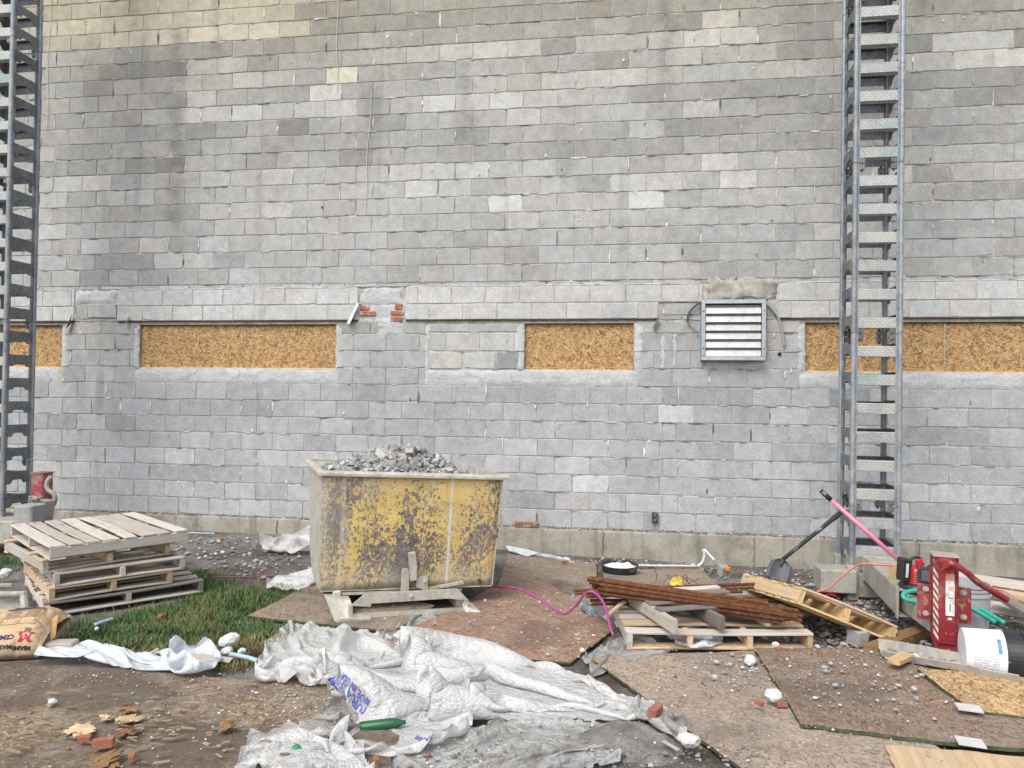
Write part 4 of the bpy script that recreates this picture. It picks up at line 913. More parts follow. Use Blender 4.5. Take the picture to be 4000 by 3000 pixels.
# stamp on the tan pallet
# pallet on the ground with the rebar
a, b, c_ = atg(2455, 2545), atg(3170, 2556), atg(2320, 2400); yd = b - a; mid = (a + b) / 2; Rz = math.atan2(yd[1], yd[0])
Mx = Matrix.Translation((mid[0], mid[1], .178)) @ Matrix.Rotation(Rz, 4, 'Z') @ Matrix.Rotation(rad(1.2), 4, 'X') @ Matrix.Translation((0, .47, 0)) @ Matrix.Rotation(rad(90), 4, 'Z')
pallet('pale pallet lying flat on the ground under the rebar', Mx, .94, 1.22, 4, 7, 3, 'wood_grey', ['wood_grey', 'wood_tan'], sh=.085)
n0, n2, bkd = atz(2640, 2470, .33), atz(3000, 2440, .33), np.array([-.385, .923, 0]); cc = (n0 + n2) / 2 + bkd * .36
Mx2 = frame((cc[0], cc[1], .300), bkd + np.array([0, 0, -.012]), (-.923, -.385, 0))
pallet('old dark broken pallet lying on the pale ground pallet', Mx2, .72, .72, 3, 5, 2, 'wood_dark', ['wood_dark', 'wood_dark', 'wood_dark', 'wood_grey'], sh=.088, skip=(0,), brk_st=0, missing_bot=(0,))
Cn, Lf, Rr = atd(3113, 2358, 4.8), atd(2885, 2292, 5.65), atd(3490, 2512, 4.85); ex, ey = Lf - Cn, Rr - Cn; Lx, Ly = np.linalg.norm(ex), np.linalg.norm(ey)
Mf = frame(Cn, -ex, ey)      # x towards the camera so that z points up
Mf = frame(Cn, ey, ex); Mp = Mf @ Matrix.Translation((Ly / 2, Lx / 2, 0)) @ Matrix.Rotation(rad(90), 4, 'Z')
pallet('fresh yellow pallet propped at a slant between rebar and mast beam', Mp, Lx, Ly, 3, 8, 8, 'wood_new', ['wood_new', 'wood_tan'], bw=.085, sh=.085)

# ---------------------------------------------------------------- tipping hopper
fl_, fr_ = atd(1244, 2321, 5.32), atd(1925, 2300, 5.80); fl_[2] = .355; fr_[2] = .285
tl_ = atd(1252, 1862, 5.30)
Hx = Vector(fr_ - fl_).normalized(); HM = frame(fl_, Hx, Vector((-Hx.y, Hx.x, .0))); HWd = float(np.linalg.norm(fr_ - fl_)); HH = .885
H = thing('tipping_hopper', 'chipped yellow steel tipping hopper full of rubble, standing in mid yard', 'hopper', HM)
D = 1.28; th = .012; sp = .03
# front wall (slightly dished by a ripple), sides as pentagons, sloped back chute
mb = MB(); nx, nz = 24, 14; vs = []
for k in range(nz + 1):
    for i in range(nx + 1):
        x = -sp * k / nz + (HWd + 2 * sp * k / nz) * i / nx; z = HH * k / nz
        vs.append((x, -.02 * k / nz + .008 * mnoise.noise((x * 2.2, z * 2.2, 4)) + .004 * mnoise.noise((x * 6, z * 6, 1)), z))
w = nx + 1; mb.add(vs, [(k * w + i, k * w + i + 1, (k + 1) * w + i + 1, (k + 1) * w + i) for k in range(nz) for i in range(nx)])
fw = mb.build('front_wall', MAT['hopper'], H, True, False); sm_ = fw.modifiers.new('plate', 'SOLIDIFY'); sm_.thickness = th; sm_.offset = -1
side = [(0, 0), (.62, 0), (.86, .12), (D, HH - .02), (-.02, HH)]
for s, x0 in (('side_wall', 0), ('side_wall', HWd)):
    mb = MB(); o = -1 if x0 == 0 else 1
    vs = []
    for q in (0, 1):
        for y, z in side: vs.append((x0 + o * (sp * z / HH) - o * q * th + (-.002 * o if q == 0 else 0), y, z))
    n_ = 5; mb.add(vs, [tuple(range(n_)), tuple(range(2 * n_ - 1, n_ - 1, -1))] + [(i, n_ + i, n_ + (i + 1) % n_, (i + 1) % n_) for i in range(n_)])
    mb.build('side_wall', MAT['dusty'], H)
mb = MB()
for (y0, z0), (y1, z1) in ((side[0], side[1]), (side[1], side[2]), (side[2], side[3])):
    a0, a1 = sp * z0 / HH, sp * z1 / HH
    mb.add([(-a0 + th, y0, z0), (HWd + a0 - th, y0, z0), (HWd + a1 - th, y1, z1), (-a1 + th, y1, z1)], [(0, 1, 2, 3)])
bk_ = mb.build('chute', MAT['dusty'], H); q = bk_.modifiers.new('plate', 'SOLIDIFY'); q.thickness = .01
# angle-iron rim
def bar(pts, prof, name, mat, parent):
    mb = MB(); P = [Vector(p) for p in pts]; d = (P[1] - P[0]).normalized(); up = Vector((0, 0, 1)); sd2 = d.cross(up).normalized(); up = sd2.cross(d); n_ = len(prof); vs = []
    for p in P:
        for a_, b_ in prof: vs.append(tuple(p + sd2 * a_ + up * b_))
    mb.add(vs, [tuple(range(n_)), tuple(range(2 * n_ - 1, n_ - 1, -1))] + [(i, n_ + i, n_ + (i + 1) % n_, (i + 1) % n_) for i in range(n_)]); return mb.build(name, MAT[mat], parent)
rim = [(.0, -.022), (.026, -.022), (.026, -.004), (.008, .016), (-.016, .016), (-.016, -.002)]
x0, x1 = -sp - .006, HWd + sp + .006
for nm, p in (('rim', [(x0 - .03, -.024, HH), (x1 + .03, -.024, HH)]), ('rim', [(x0, D + .01, HH - .02), (x0, -.03, HH + .001)]), ('rim', [(x1, -.03, HH + .001), (x1, D + .01, HH - .02)]), ('rim', [(x1 + .02, D, HH - .024), (x0 - .02, D, HH - .024)])):
    bar(p, rim, nm, 'dusty', H)
# latch at the lower front: bracket, curved lever, catch, handle
sx = HWd / 690.0
LX = lambda px: (px - 1244) * sx
HI = HM.inverted(); HR = np.array(HM.to_3x3())
def hpx(px, py, y=-.06):
    o_ = np.array(HI @ Vector(CAM)); d_ = HR.T @ ray(px, py); t_ = (y - o_[1]) / d_[1]; q_ = o_ + d_ * t_; return (float(q_[0]), float(q_[2]))
MB().prism([hpx(*q_, -.05) for q_ in ((1568, 2310), (1570, 2238), (1578, 2222), (1594, 2222), (1598, 2240), (1597, 2310))], 1, -.05, -.02).build('latch_plate', MAT['dusty'], H)
MB().prism([hpx(*q_, -.06) for q_ in ((1596, 2162), (1620, 2156), (1626, 2200), (1626, 2262), (1602, 2268), (1600, 2210))], 1, -.08, -.03).build('latch_lever', MAT['dusty'], H)
MB().prism([hpx(*q_, -.05) for q_ in ((1627, 2294), (1628, 2262), (1645, 2252), (1645, 2300))], 1, -.05, -.01).build('catch', MAT['dusty'], H)
MB().prism([hpx(*q_, -.06) for q_ in ((1647, 2302), (1647, 2256), (1670, 2252), (1672, 2304))], 1, -.065, -.02).build('catch', MAT['dusty'], H)
c9 = hpx(1660, 2272, -.07); MB().lathe([(0, 0), (.012, 0), (.012, .01), (.007, .014), (0, .014)], 8, M=TR((c9[0], -.066, c9[1]), 0, rad(90))).build('bolt', MAT['dusty'], H)
MB().prism([hpx(*q_, -.04) for q_ in ((1672, 2296), (1808, 2270), (1812, 2280), (1700, 2300), (1674, 2304))], 1, -.05, -.02).build('handle_bar', MAT['dusty'], H)
MB().tube([(LX(1874), -.022, .035), (LX(1874), .0, .035)], .016, 12, col=(.015, .013, .012)).build('drain_hole', MAT['black'], H)
q9 = hpx(1316, 2330, -.01); mb = MB(); mb.box((q9[0], .01, q9[1]), (.065, .06, .085), bev=.01); mb.build('hinge_lug', MAT['dusty'], H)
# stencilled remains of lettering on the front wall
vs, fs = text_mesh('DUMPIN', .034, .0006); t0 = hpx(1714, 1962, -.03)
mb = MB(); mb.add([(t0[0] + x, -.031, t0[1] + y) for x, y, z in vs], fs, (.66, .56, .34)); mb.build('stencil_lettering', MAT['tone_dirty'], H, fixn=False)
# skid base with fork pockets, laid out on the plane just before the front wall
HI = HM.inverted(); HR = np.array(HM.to_3x3())
def hpx(px, py, y=-.06):
    o_ = np.array(HI @ Vector(CAM)); d_ = HR.T @ ray(px, py); t_ = (y - o_[1]) / d_[1]; q_ = o_ + d_ * t_; return (float(q_[0]), float(q_[2]))
def hplate(name, pts, y0, y1): MB().prism([hpx(*q_, y0) for q_ in pts], 1, y0, y1).build(name, MAT['dusty'], H)
hplate('front_plate', [(1372, 2367), (1425, 2322), (1788, 2300), (1832, 2346), (1752, 2338), (1450, 2358), (1448, 2370)], -.19, -.172)
hplate('pocket_bar', [(1372, 2402), (1822, 2378), (1822, 2396), (1372, 2418)], -.182, -.13)
hplate('pocket_side', [(1362, 2366), (1378, 2364), (1378, 2425), (1362, 2427)], -.186, .5)
hplate('pocket_side', [(1812, 2344), (1830, 2344), (1830, 2408), (1812, 2409)], -.186, .5)
hplate('foot_plate', [(1312, 2438), (1318, 2420), (1448, 2416), (1450, 2434), (1330, 2442)], -.225, -.1)
l0, l1, l2, l3 = hpx(1268, 2328, -.05), hpx(1312, 2440, -.21), hpx(1370, 2426, -.186), hpx(1370, 2345, -.12)
for dy, nm in ((0, 'skid'),):
    mb = MB(); vs = [(l0[0], -.05, l0[1]), (l1[0], -.21, l1[1]), (l2[0], -.186, l2[1]), (l3[0], -.12, l3[1])]; vs += [(x, y + .95, z) for x, y, z in vs]
    mb.add(vs, [(0, 1, 2, 3), (7, 6, 5, 4), (0, 4, 5, 1), (1, 5, 6, 2), (2, 6, 7, 3), (3, 7, 4, 0)]); mb.build(nm, MAT['dusty'], H)
r0, r1, r2, r3 = hpx(1800, 2345, -.15), hpx(1826, 2410, -.25), hpx(1876, 2404, -.25), hpx(1835, 2330, .1)
mb = MB(); vs = [(r0[0], -.14, r0[1]), (r1[0], -.25, r1[1]), (r2[0], -.25, r2[1]), (r2[0], -.25, r2[1] + .03), (r1[0] + .01, -.2, r1[1] + .06)]; vs += [(x, y + .95, z) for x, y, z in vs]
mb.add(vs, [(0, 1, 2, 3, 4), (9, 8, 7, 6, 5)] + [(i, 5 + i, 5 + (i + 1) % 5, (i + 1) % 5) for i in range(5)]); mb.build('skid', MAT['dusty'], H)
bc = hpx(1606, 2328, -.19); MB().lathe([(0, 0), (.016, 0), (.016, .01), (.008, .014), (0, .014)], 8, M=TR((bc[0], -.191, bc[1]), 0, rad(90))).build('bolt', MAT['dusty'], H)
MB().box(((l3[0] + r0[0]) / 2, .45, -.03), (r0[0] - l3[0] + .1, .9, .02)).build('deck_plate', MAT['dusty'], H)
# rubble in the hopper: small stuff as a mass, the bigger chunks one by one
rb = MB()
def hz(u, v): return HH - .10 + .245 * math.exp(-((u - .42) / .24) ** 2 - ((v - .42) / .42) ** 2) + .13 * math.exp(-((u - .70) / .17) ** 2 - ((v - .40) / .4) ** 2) + .09 * math.exp(-((u - .12) / .12) ** 2 - ((v - .3) / .4) ** 2)
ng = 30; base = MB()
for i in range(ng + 1):
    for k in range(ng + 1):
        u, v = i / ng, k / ng; base.v.append((.015 + (HWd - .03) * u, .02 + (D - .12) * v, hz(u, v) - .03 + .015 * mnoise.noise((u * 9, v * 9, 0)))); base.c.append((.2, .195, .185))
base.f = [(i * (ng + 1) + k, (i + 1) * (ng + 1) + k, (i + 1) * (ng + 1) + k + 1, i * (ng + 1) + k + 1) for i in range(ng) for k in range(ng)]
def shard(mb, p, s, col, big=False):
    bm = bmesh.new(); bmesh.ops.create_cube(bm, size=1); d = Vector((s * U(.8, 1.7), s * U(.6, 1.2), s * U(.3, .75)))
    for v in bm.verts: v.co = Vector((v.co.x * d.x * U(.65, 1.15), v.co.y * d.y * U(.65, 1.15), v.co.z * d.z * U(.6, 1.2)))
    if big:
        bmesh.ops.bevel(bm, geom=bm.edges[:], offset=s * .05, segments=1, affect='EDGES')
        for v in bm.verts: v.co += Vector((U(-1, 1), U(-1, 1), U(-1, 1))) * s * .035
    return mb.addbm(bm, col, TR(p, U(0, 6.3), U(-.7, .7), U(-.7, .7)))
for i in range(2300):
    u, v = U(.03, .97), U(.02, .95); shard(base, (.02 + (HWd - .04) * u, .03 + (D - .15) * v, hz(u, v) + U(-.02, .03)), U(.015, .06), stone_col() if random.random() < .35 else tuple([U(.22, .4)] * 3))
tag(base.build('rubble', MAT['stone'], None, fixn=True, M=HM), 'fine grey rubble heaped in the hopper', 'rubble', kind='stuff')
for i in range(84):
    u, v = (U(.06, .94), U(.04, .8)) if i > 22 else (random.gauss(.42, .14), random.gauss(.4, .2)); s = U(.04, .08) if i > 9 else U(.09, .13)
    u = min(max(u, .08), .92); v = min(max(v, .05), .9); mb = MB(); k = random.random(); gv = U(.26, .42); c = (gv, gv, gv) if k < .88 else ((.6, .6, .6) if k < .985 else (.28, .12, .08))
    shard(mb, (0, 0, 0), s, (c[0], c[1] * .985, c[2] * .95), True); o = mb.build('rubble_chunk', MAT['stone'], None, M=HM @ TR((.03 + (HWd - .06) * u, .04 + (D - .2) * v, hz(u, v) + s * .22)))
    tag(o, 'broken grey masonry chunk heaped in the yellow hopper' if c[0] == c[2] else 'broken red brick piece heaped in the yellow hopper', 'rubble chunk', 'masonry chunks in the hopper' if c[0] == c[2] else 'brick pieces in the hopper')

# ---------------------------------------------------------------- climbing masts
MW, MD, RS = .385, .36, .254
rail_m = {}
def mast(label, M, z0, z1, rung0, dusty_to):
    T = thing('climbing_mast', label, 'mast', M)
    zs = [z0]; z = z0 + .62
    while z < z1: zs.append(z); z += 1.524
    zs.append(z1)
    for (x, y) in ((0, 0), (MW, 0), (0, MD), (MW, MD)):
        for a_, b_ in zip(zs[:-1], zs[1:]):
            mb = MB(); s_ = .02 if x == 0 else -.02; t_ = .02 if y == 0 else -.02
            mb.tube([(x, y, a_ + .003), (x, y, b_ - .003)], .022, 12); mb.box((x + s_, y + t_ * .2, (a_ + b_) / 2), (.03, .006, b_ - a_ - .006)); mb.box((x + s_ * .2, y + t_ * 1.6, (a_ + b_) / 2), (.006, .045, b_ - a_ - .006))
            mb.build('rail', MAT['galv'], T, rad(40))
    fr = MB().box((0, 0, 0), (MW - .05, .012, .094), bev=.003); fr.box((0, .03, .045), (MW - .05, .06, .006)); fr.box((0, .03, -.045), (MW - .05, .06, .006)); frm = fr.mesh('rung', MAT['tread'])
    bk = MB().box((0, 0, 0), (MW - .05, .008, .085)); bk.box((0, -.02, .042), (MW - .05, .045, .006)); bkm = bk.mesh('back_rung', MAT['galv_dk'])
    def sidep(s):
        mb = MB(); y0, y1 = .03, MD - .03; m = MD / 2
        mb.prism([(y0, .065), (y1, .065), (y1, -.062), (m + .085, -.062), (m + .055, -.022), (m - .055, -.022), (m - .085, -.062), (y0, -.062)], 0, -.004, .004)
        mb.box((s * -.015, m, .064), (.03, y1 - y0, .006)); return mb.mesh('side_plate', MAT['galv_dk'])
    spl, spr = sidep(-1), sidep(1); z = rung0
    while z - RS > z0: z -= RS
    k = 0
    while z < z1:
        jt = [q for q in zs[1:-1] if abs(q - z) < .05]
        link('rung', frm, T, TR((MW / 2, .012, z), U(-.004, .004))); link('back_rung', bkm, T, TR((MW / 2, MD - .01, z + .02)))
        link('side_plate', spl, T, TR((.0, 0, z + .01))); link('side_plate', spr, T, TR((MW, 0, z + .01)))
        z += RS; k += 1
    for q in zs[1:-1]:
        for (x, y) in ((0, 0), (MW, 0), (0, MD), (MW, MD)):
            sx_, sy_ = (1 if x == 0 else -1), (1 if y == 0 else -1)
            mb = MB(); mb.box((x + sx_ * .055, y + sy_ * .02, q + .028), (.06, .02, .05), bev=.003); mb.box((x + sx_ * .055, y + sy_ * .02, q - .03), (.06, .02, .05), bev=.003); mb.build('joint_bracket', MAT['galv_dk'], T)
            MB().tube([(x + sx_ * .06, y + sy_ * .02, q - .07), (x + sx_ * .06, y + sy_ * .02, q + .07)], .011, 6).build('bolt', MAT['rust'], T)
    return T
p = atd(3325, 1930, 6.3); ang = rad(-1)
MR = TR((p[0], p[1], 0), ang, 0, rad(.45)); mast('galvanised climbing mast with diamond plate rungs at right', MR, .28, 7.6, p[2], 1.0)
p = atd(10, 1900, 7.55); ml = atw(0, 0)
ML = TR((p[0] - MW * math.cos(ang), p[1] - MW * math.sin(ang), 0), ang, 0, rad(-.1)); zr = atd(20, 205, 7.6)[2]
mast('climbing mast seen from its side, cut by the left frame edge', ML, .45, 8.6, zr - 20 * RS, 1.0)
# base of the right mast: cross beams and outrigger tube, red screw jack
RB = thing('mast_base', 'cement caked steel mast base with outrigger beam at right', 'mast base', TR((0, 0, 0)))
m0 = MR.to_translation()
mb = MB(); mb.box((0, 0, .19), (MW + .12, .10, .2), bev=.008, M=TR((m0.x + .22, m0.y + .03, .0), ang)); mb.build('cross_beam', MAT['galv_dust'], RB)
for dx in (0, MW): MB().box((0, 0, .22), (.09, .09, .30), bev=.006, M=MR @ TR((dx, -.012, 0))).build('post_shoe', MAT['galv_dust'], RB)
for dx in (0, MW): MB().box((0, 0, .22), (.09, .09, .34), bev=.006, M=MR @ TR((dx, MD, 0))).build('post_shoe', MAT['galv_dust'], RB)
e0 = atd(3590, 2330, 5.15); b0 = np.array([m0.x + .24, m0.y - .03, .0]); e1 = np.array([e0[0], e0[1], 0]); dv = e1 - b0; Lb = float(np.linalg.norm(dv)); ab = math.atan2(dv[1], dv[0])
mb = MB(); Wd, Hb, zt = .27, .2, .45; tt = .012
mb.box((Lb / 2, Wd / 2, zt - Hb / 2), (Lb, tt, Hb), bev=.003); mb.box((Lb / 2, -Wd / 2, zt - Hb / 2), (Lb, tt, Hb), bev=.003); mb.box((Lb / 2, 0, zt - .006), (Lb, Wd - .014, tt)); mb.box((Lb / 2, 0, zt - Hb + .006), (Lb, Wd - .014, tt))
mb.build('outrigger_beam', MAT['galv_dust'], RB, M=TR((b0[0], b0[1], 0), ab))
for x in (.02, Lb - .02):
    mb = MB(); mb.box((x, 0, zt - Hb / 2), (.03, Wd + .03, Hb + .025), bev=.004) if x < .1 else mb.box((x, -Wd / 2 - .006, zt - Hb / 2), (.05, .012, Hb + .03), bev=.003)
    mb.build('collar', MAT['galv_dust'], RB, M=TR((b0[0], b0[1], 0), ab))
jk = atg(3690, 2562); zj = atd(3690, 2170, float((np.array([jk[0], jk[1], .4]) - CAM) @ RM[:, 1]))[2]
mb = MB(); jb = np.array([jk[0] + .03, jk[1] + .075, 0]); ti = jb - e1; tl2 = float(np.linalg.norm(ti)); mb.box((-.15, 0, 0), (tl2 + .3, .17, .14), bev=.005)
mb.build('inner_tube', MAT['galv_dust'], RB, M=TR(((e1[0] + jb[0]) / 2, (e1[1] + jb[1]) / 2, zt - Hb / 2 - .005), math.atan2(ti[1], ti[0])))
# second beam running left behind, with square tube end
a_ = atd(3270, 2250, 6.15); MB().box((0, 0, 0), (.30, .26, .2), bev=.01).build('side_beam', MAT['galv_dust'], RB, M=TR((m0.x - .13, m0.y + .02, .24), ang))
J = thing('screw_jack', 'red striped screw jack with cranked handle at right foreground', 'jack', TR((jk[0], jk[1], jk[2]), rad(-14)))
hz_ = zj - jk[2]; mb = MB(); s = .073
mb.prism([(-s, -s * .6), (-s * .6, -s), (s * .6, -s), (s, -s * .6), (s, s), (-s, s)], 2, .1, hz_); JP = mb.build('post', MAT['red'], J)
mb = MB(); mb.box((0, 0, hz_ + .004), (.155, .155, .01), (.40, .30, .28), bev=.003); mb.build('cap', MAT['tone_dirty'], J)
MB().box((0, .005, .075), (.13, .13, .15), bev=.01).build('inner_leg', MAT['red'], J)
MB().box((0, 0, -.005), (.17, .17, .03), bev=.006).build('foot', MAT['galv_dust'], J)
for x in (-.105, .105):
    fg = MB().box((x, .03, .335), (.10, .014, .235), bev=.002).build('flange', MAT['red'], J)
    for z in (.26, .42): MB().lathe([(0, -.012), (.02, -.012), (.02, 0), (.011, 0), (.011, .014), (0, .014)], 8, M=TR((x + (.007 if x > 0 else 0), .02, z), 0, rad(90))).build('bolt', MAT['galv_dust'], fg)
st = MB()
for k in range(9):
    z = .16 + k * .05; st.add([(-s * .97 - .0005, -s * .62, z), (-s * .62, -s * .97 - .0005, z - .045), (-s * .62, -s * .97 - .0005, z - .017), (-s * .97 - .0005, -s * .62, z + .028)], [(0, 1, 2, 3)], (.66, .58, .52), TR((-.002, -.002, 0)))
st.build('hazard_stripe', MAT['tone_dirty'], JP, fixn=False)
lab = MB(); lab.box((.018, -s - .002, .42), (.05, .003, .27), (.72, .71, .70)); lab.box((.018, -s - .0045, .535), (.05, .002, .045), (.75, .12, .03)); lab.box((.022, -s - .0045, .40), (.03, .002, .006), (.25, .05, .05)); lab.box((.018, -s - .0045, .335), (.006, .002, .05), (.2, .05, .05)); lab.box((.024, -s - .0045, .46), (.03, .002, .03), (.72, .35, .3)); lab.box((.018, -s - .002, .265), (.02, .003, .014), (.7, .66, .62)); lab.build('sticker', MAT['tone_dirty'], JP)
JMi = J.matrix_world.inverted(); dj = float((np.array([jk[0], jk[1], .5]) - CAM) @ RM[:, 1])
hp = [JMi @ Vector(atd(*t)) for t in ((3690, 2202, dj - .1), (3725, 2205, dj - .12), (3775, 2235, dj - .12), (3820, 2275, dj - .1), (3870, 2305, dj - .08), (3932, 2342, dj - .06))]
MB().tube(curve_pts([tuple(v) for v in hp], 5), .021, 10).build('crank_handle', MAT['red'], J, rad(60))
MB().tube([tuple(hp[0] + Vector((0, -.02, 0))), tuple(hp[0] + Vector((0, .05, 0)))], .024, 10).build('pivot', MAT['red'], J)

# base of the left mast: lumps of block, dusty red jack
LM = ML.to_translation(); LB = thing('mast_base', 'cement caked steel foot of the left mast behind the pallet stack', 'mast base', TR((0, 0, 0)))
c = atd(60, 2010, 7.45); MB().box((0, 0, 0), (.55, .5, .24), bev=.012).build('cross_beam', MAT['galv_dust'], LB, M=TR((c[0] - .15, c[1] + .1, .37), ang))
pj = atd(163, 1955, 7.75); ztop = atd(163, 1846, 7.75)[2]; LJ = thing('screw_jack', 'dusty red screw jack with bent grey handle behind the pallet stack', 'jack', TR((pj[0], pj[1], .2), ang))
MB().box((0, 0, (ztop - .2) / 2 + .05), (.15, .15, ztop - .3), bev=.012).build('post', MAT['red_dusty'], LJ)
MB().box((0, 0, ztop - .2), (.165, .165, .012), (.3, .12, .1)).build('cap', MAT['tone_dirty'], LJ)
MB().box((-.02, -.03, .24), (.24, .2, .3), bev=.02).build('caked_sleeve', MAT['galv_dust'], LJ)
LI = LJ.matrix_world.inverted(); hp = [LI @ Vector(atd(x, y, 7.62)) for x, y in ((200, 1862), (188, 1875), (182, 1895), (190, 1915), (208, 1928), (216, 1948), (210, 1970), (194, 1990))]
MB().tube(curve_pts([tuple(v) for v in hp], 4), .022, 8).build('crank_handle', MAT['galv_dust'], LJ, rad(60))
for (x0_, y0_, x1_, y1_, d, lb) in ((52, 1974, 131, 2052, 7.15, 'grey concrete cube block at the left mast foot'), (112, 1958, 162, 2030, 7.35, 'rough grey block wedged against the dusty red jack')):
    a_, b_ = atd(x0_, y0_, d), atd(x1_, y1_, d); mb = MB(); mb.box((0, 0, 0), (b_[0] - a_[0], .2, a_[2] - b_[2]), bev=.012)
    mb.v = [(x + U(-.006, .006), y + U(-.006, .006), z + U(-.006, .006)) for x, y, z in mb.v]; tag(mb.build('concrete_block', MAT['lump'], None, M=TR(((a_[0] + b_[0]) / 2, a_[1] + .1, (a_[2] + b_[2]) / 2), ang)), lb, 'block')
rl = MB()
for i in range(40):
    p_ = atd(U(112, 165), U(1938, 1962), U(7.3, 7.6)); fast_chunk(rl, p_, U(.012, .035), (.32, .14, .08) if random.random() < .3 else (.34, .31, .28))
tag(rl.build('brick_crumbs', MAT['stone'], None, fixn=False), 'brick and mortar crumbs lying on the left mast foot', 'rubble', kind='stuff')
for i in range(6):
    p_ = atd(U(112, 160), U(1946, 1958), 7.35)
# ---------------------------------------------------------------- metal louvre on the wall and its cables
a_, b_ = atw(2740, 1172, -.09), atw(2990, 1408, -.09); LW, LH = b_[0] - a_[0], a_[2] - b_[2]
LV = thing('wall_louvre', 'square galvanised louvre with bright horizontal blades on the wall', 'louvre', TR((a_[0], 0, b_[2])))
fwid = .042; mb = MB()
for nm, c, d in (('frame_bar', (LW / 2, -.055, fwid / 2), (LW, .11, fwid)), ('frame_bar', (LW / 2, -.055, LH - fwid / 2), (LW, .11, fwid)), ('frame_bar', (fwid / 2, -.0555, LH / 2), (fwid, .115, LH - 2 * fwid - .002)), ('frame_bar', (LW - fwid / 2, -.0555, LH / 2), (fwid, .115, LH - 2 * fwid - .002))):
    MB().box(c, d, bev=.002).build(nm, MAT['zinc'], LV)
MB().box((LW / 2, -.008, LH / 2), (LW - .02, .01, LH - .02), (.03, .03, .03)).build('backing', MAT['black'], LV)
nb = 6; bh = (LH - 2 * fwid - .02) / nb
bl = MB(); bl.add([(0, -.10, 0), (LW - 2 * fwid - .012, -.10, 0), (LW - 2 * fwid - .012, -.075, bh * .70), (0, -.075, bh * .70), (0, -.055, bh * .86), (LW - 2 * fwid - .012, -.055, bh * .86), (LW - 2 * fwid - .012, -.065, bh * 1.0), (0, -.065, bh)], [(0, 1, 2, 3), (3, 2, 5, 4), (4, 5, 6, 7)])
blm = bl.mesh('blade', MAT['louvre'], False, False)
rv = MB()
for k in range(nb):
    o = link('blade', blm, LV, TR((fwid + .006, 0, fwid + .004 + k * bh))); q = o.modifiers.new('plate', 'SOLIDIFY'); q.thickness = .002
for x in (fwid / 2, LW - fwid / 2):
    for z in (.13, LH - .13): MB().tube([(x, -.115, z), (x, -.112, z)], .008, 8, col=(.03, .03, .035)).build('screw', MAT['black'], LV)
def wcurve(pts, Y, n=6): return curve_pts([tuple(atw(x, y, Y)) for x, y in pts], n)
o = MB().tube(wcurve([(2742, 1182), (2722, 1190), (2700, 1210), (2688, 1235), (2685, 1260)], -.04), .011, 8, col=(.06, .06, .065)).build('cable', MAT['black'], None, True); tag(o, 'thick black cable stub left of the louvre', 'cable')
o = MB().tube(wcurve([(2690, 1266), (2700, 1280), (2718, 1292), (2724, 1300), (2727, 1318)], -.03), .0035, 6, col=(.05, .1, .09)).build('wire', MAT['black'], None, True); tag(o, 'thin green wire hanging below the black cable stub', 'wire')
o = MB().tube(wcurve([(2692, 1266), (2700, 1272), (2710, 1278)], -.035), .004, 6, col=(.6, .25, .12)).build('wire', MAT['tone'], None, True); tag(o, 'short orange wire end at the black cable stub', 'wire')
o = MB().tube(wcurve([(2985, 1180), (3010, 1200), (3040, 1240), (3052, 1285), (3060, 1330), (3062, 1352)], -.03), .012, 8, col=(.33, .33, .35)).build('conduit', MAT['tone'], None, True); tag(o, 'grey flexible conduit curving down right of the louvre', 'conduit')
o = MB().tube(wcurve([(2868, 1170), (2895, 1160), (2930, 1158), (2965, 1168), (3000, 1172)], -.05), .011, 8, col=(.12, .12, .13)).build('cable', MAT['black'], None, True); tag(o, 'black cable lying over the top of the louvre', 'cable')
hp_ = atw(3045, 1383); o = MB().tube([(hp_[0], -.012, hp_[2]), (hp_[0], .0, hp_[2])], .02, 14, col=(.015, .015, .015)).build('cable_hole', MAT['black'], wall)
# black outlet box with a wire
ob = atw(2557, 2020); OB_ = thing('outlet_box', 'small black electrical outlet on the bottom block course', 'outlet box', TR((ob[0], 0, ob[2])))
MB().box((0, -.022, 0), (.062, .045, .115), (.035, .04, .05), bev=.006).build('body', MAT['black'], OB_)
for z in (-.028, .03): MB().lathe([(0, .002), (.016, .002), (.018, -.004), (.01, -.006), (0, -.006)], 12, (.12, .13, .14), M=TR((0, -.044, z), 0, rad(-90))).build('socket', MAT['black'], OB_)
MB().tube(curve_pts([(0, -.03, -.055), (-.008, -.02, -.08), (.002, -.012, -.11), (-.004, -.008, -.14)], 4), .002, 5, col=(.25, .24, .23)).build('wire', MAT['tone'], OB_)
for px, y0, y1, lb, x2 in ((198, 0, 505, 'pale string hanging down the wall beside the left mast', 180), (1320, 0, 360, 'pale string hanging from the top of the wall, short one', 1315), (1450, 350, 840, 'pale string hanging lower on the wall', 1424)):
    P = [tuple(atw(px + (x2 - px) * t + 3 * math.sin(t * 9), (y0 - (60 if y0 == 0 else 0)) + (y1 - y0 + (60 if y0 == 0 else 0)) * t, -.014)) for t in np.linspace(0, 1, 14)]
    tag(MB().tube(P, .0035, 5, col=(.62, .59, .5)).build('string', MAT['tone'], None), lb, 'string')
for k, (px, py) in enumerate(((2092, 1590), (2296, 1582), (3024, 1309), (3090, 1448))):
    p = atw(px, py); tag(MB().box((0, -.006, 0), (.018, .012, .05), (.55, .57, .6), bev=.003).build('anchor_clip', MAT['tone'], None, M=TR((p[0], -.002, p[2]), 0, 0, U(-.3, .3))), 'small grey anchor clip on the block wall, ' + ('below the short boarded window at left', 'below the short boarded window at right', 'right of the louvre above', 'right of the louvre below')[k], 'anchor clip')
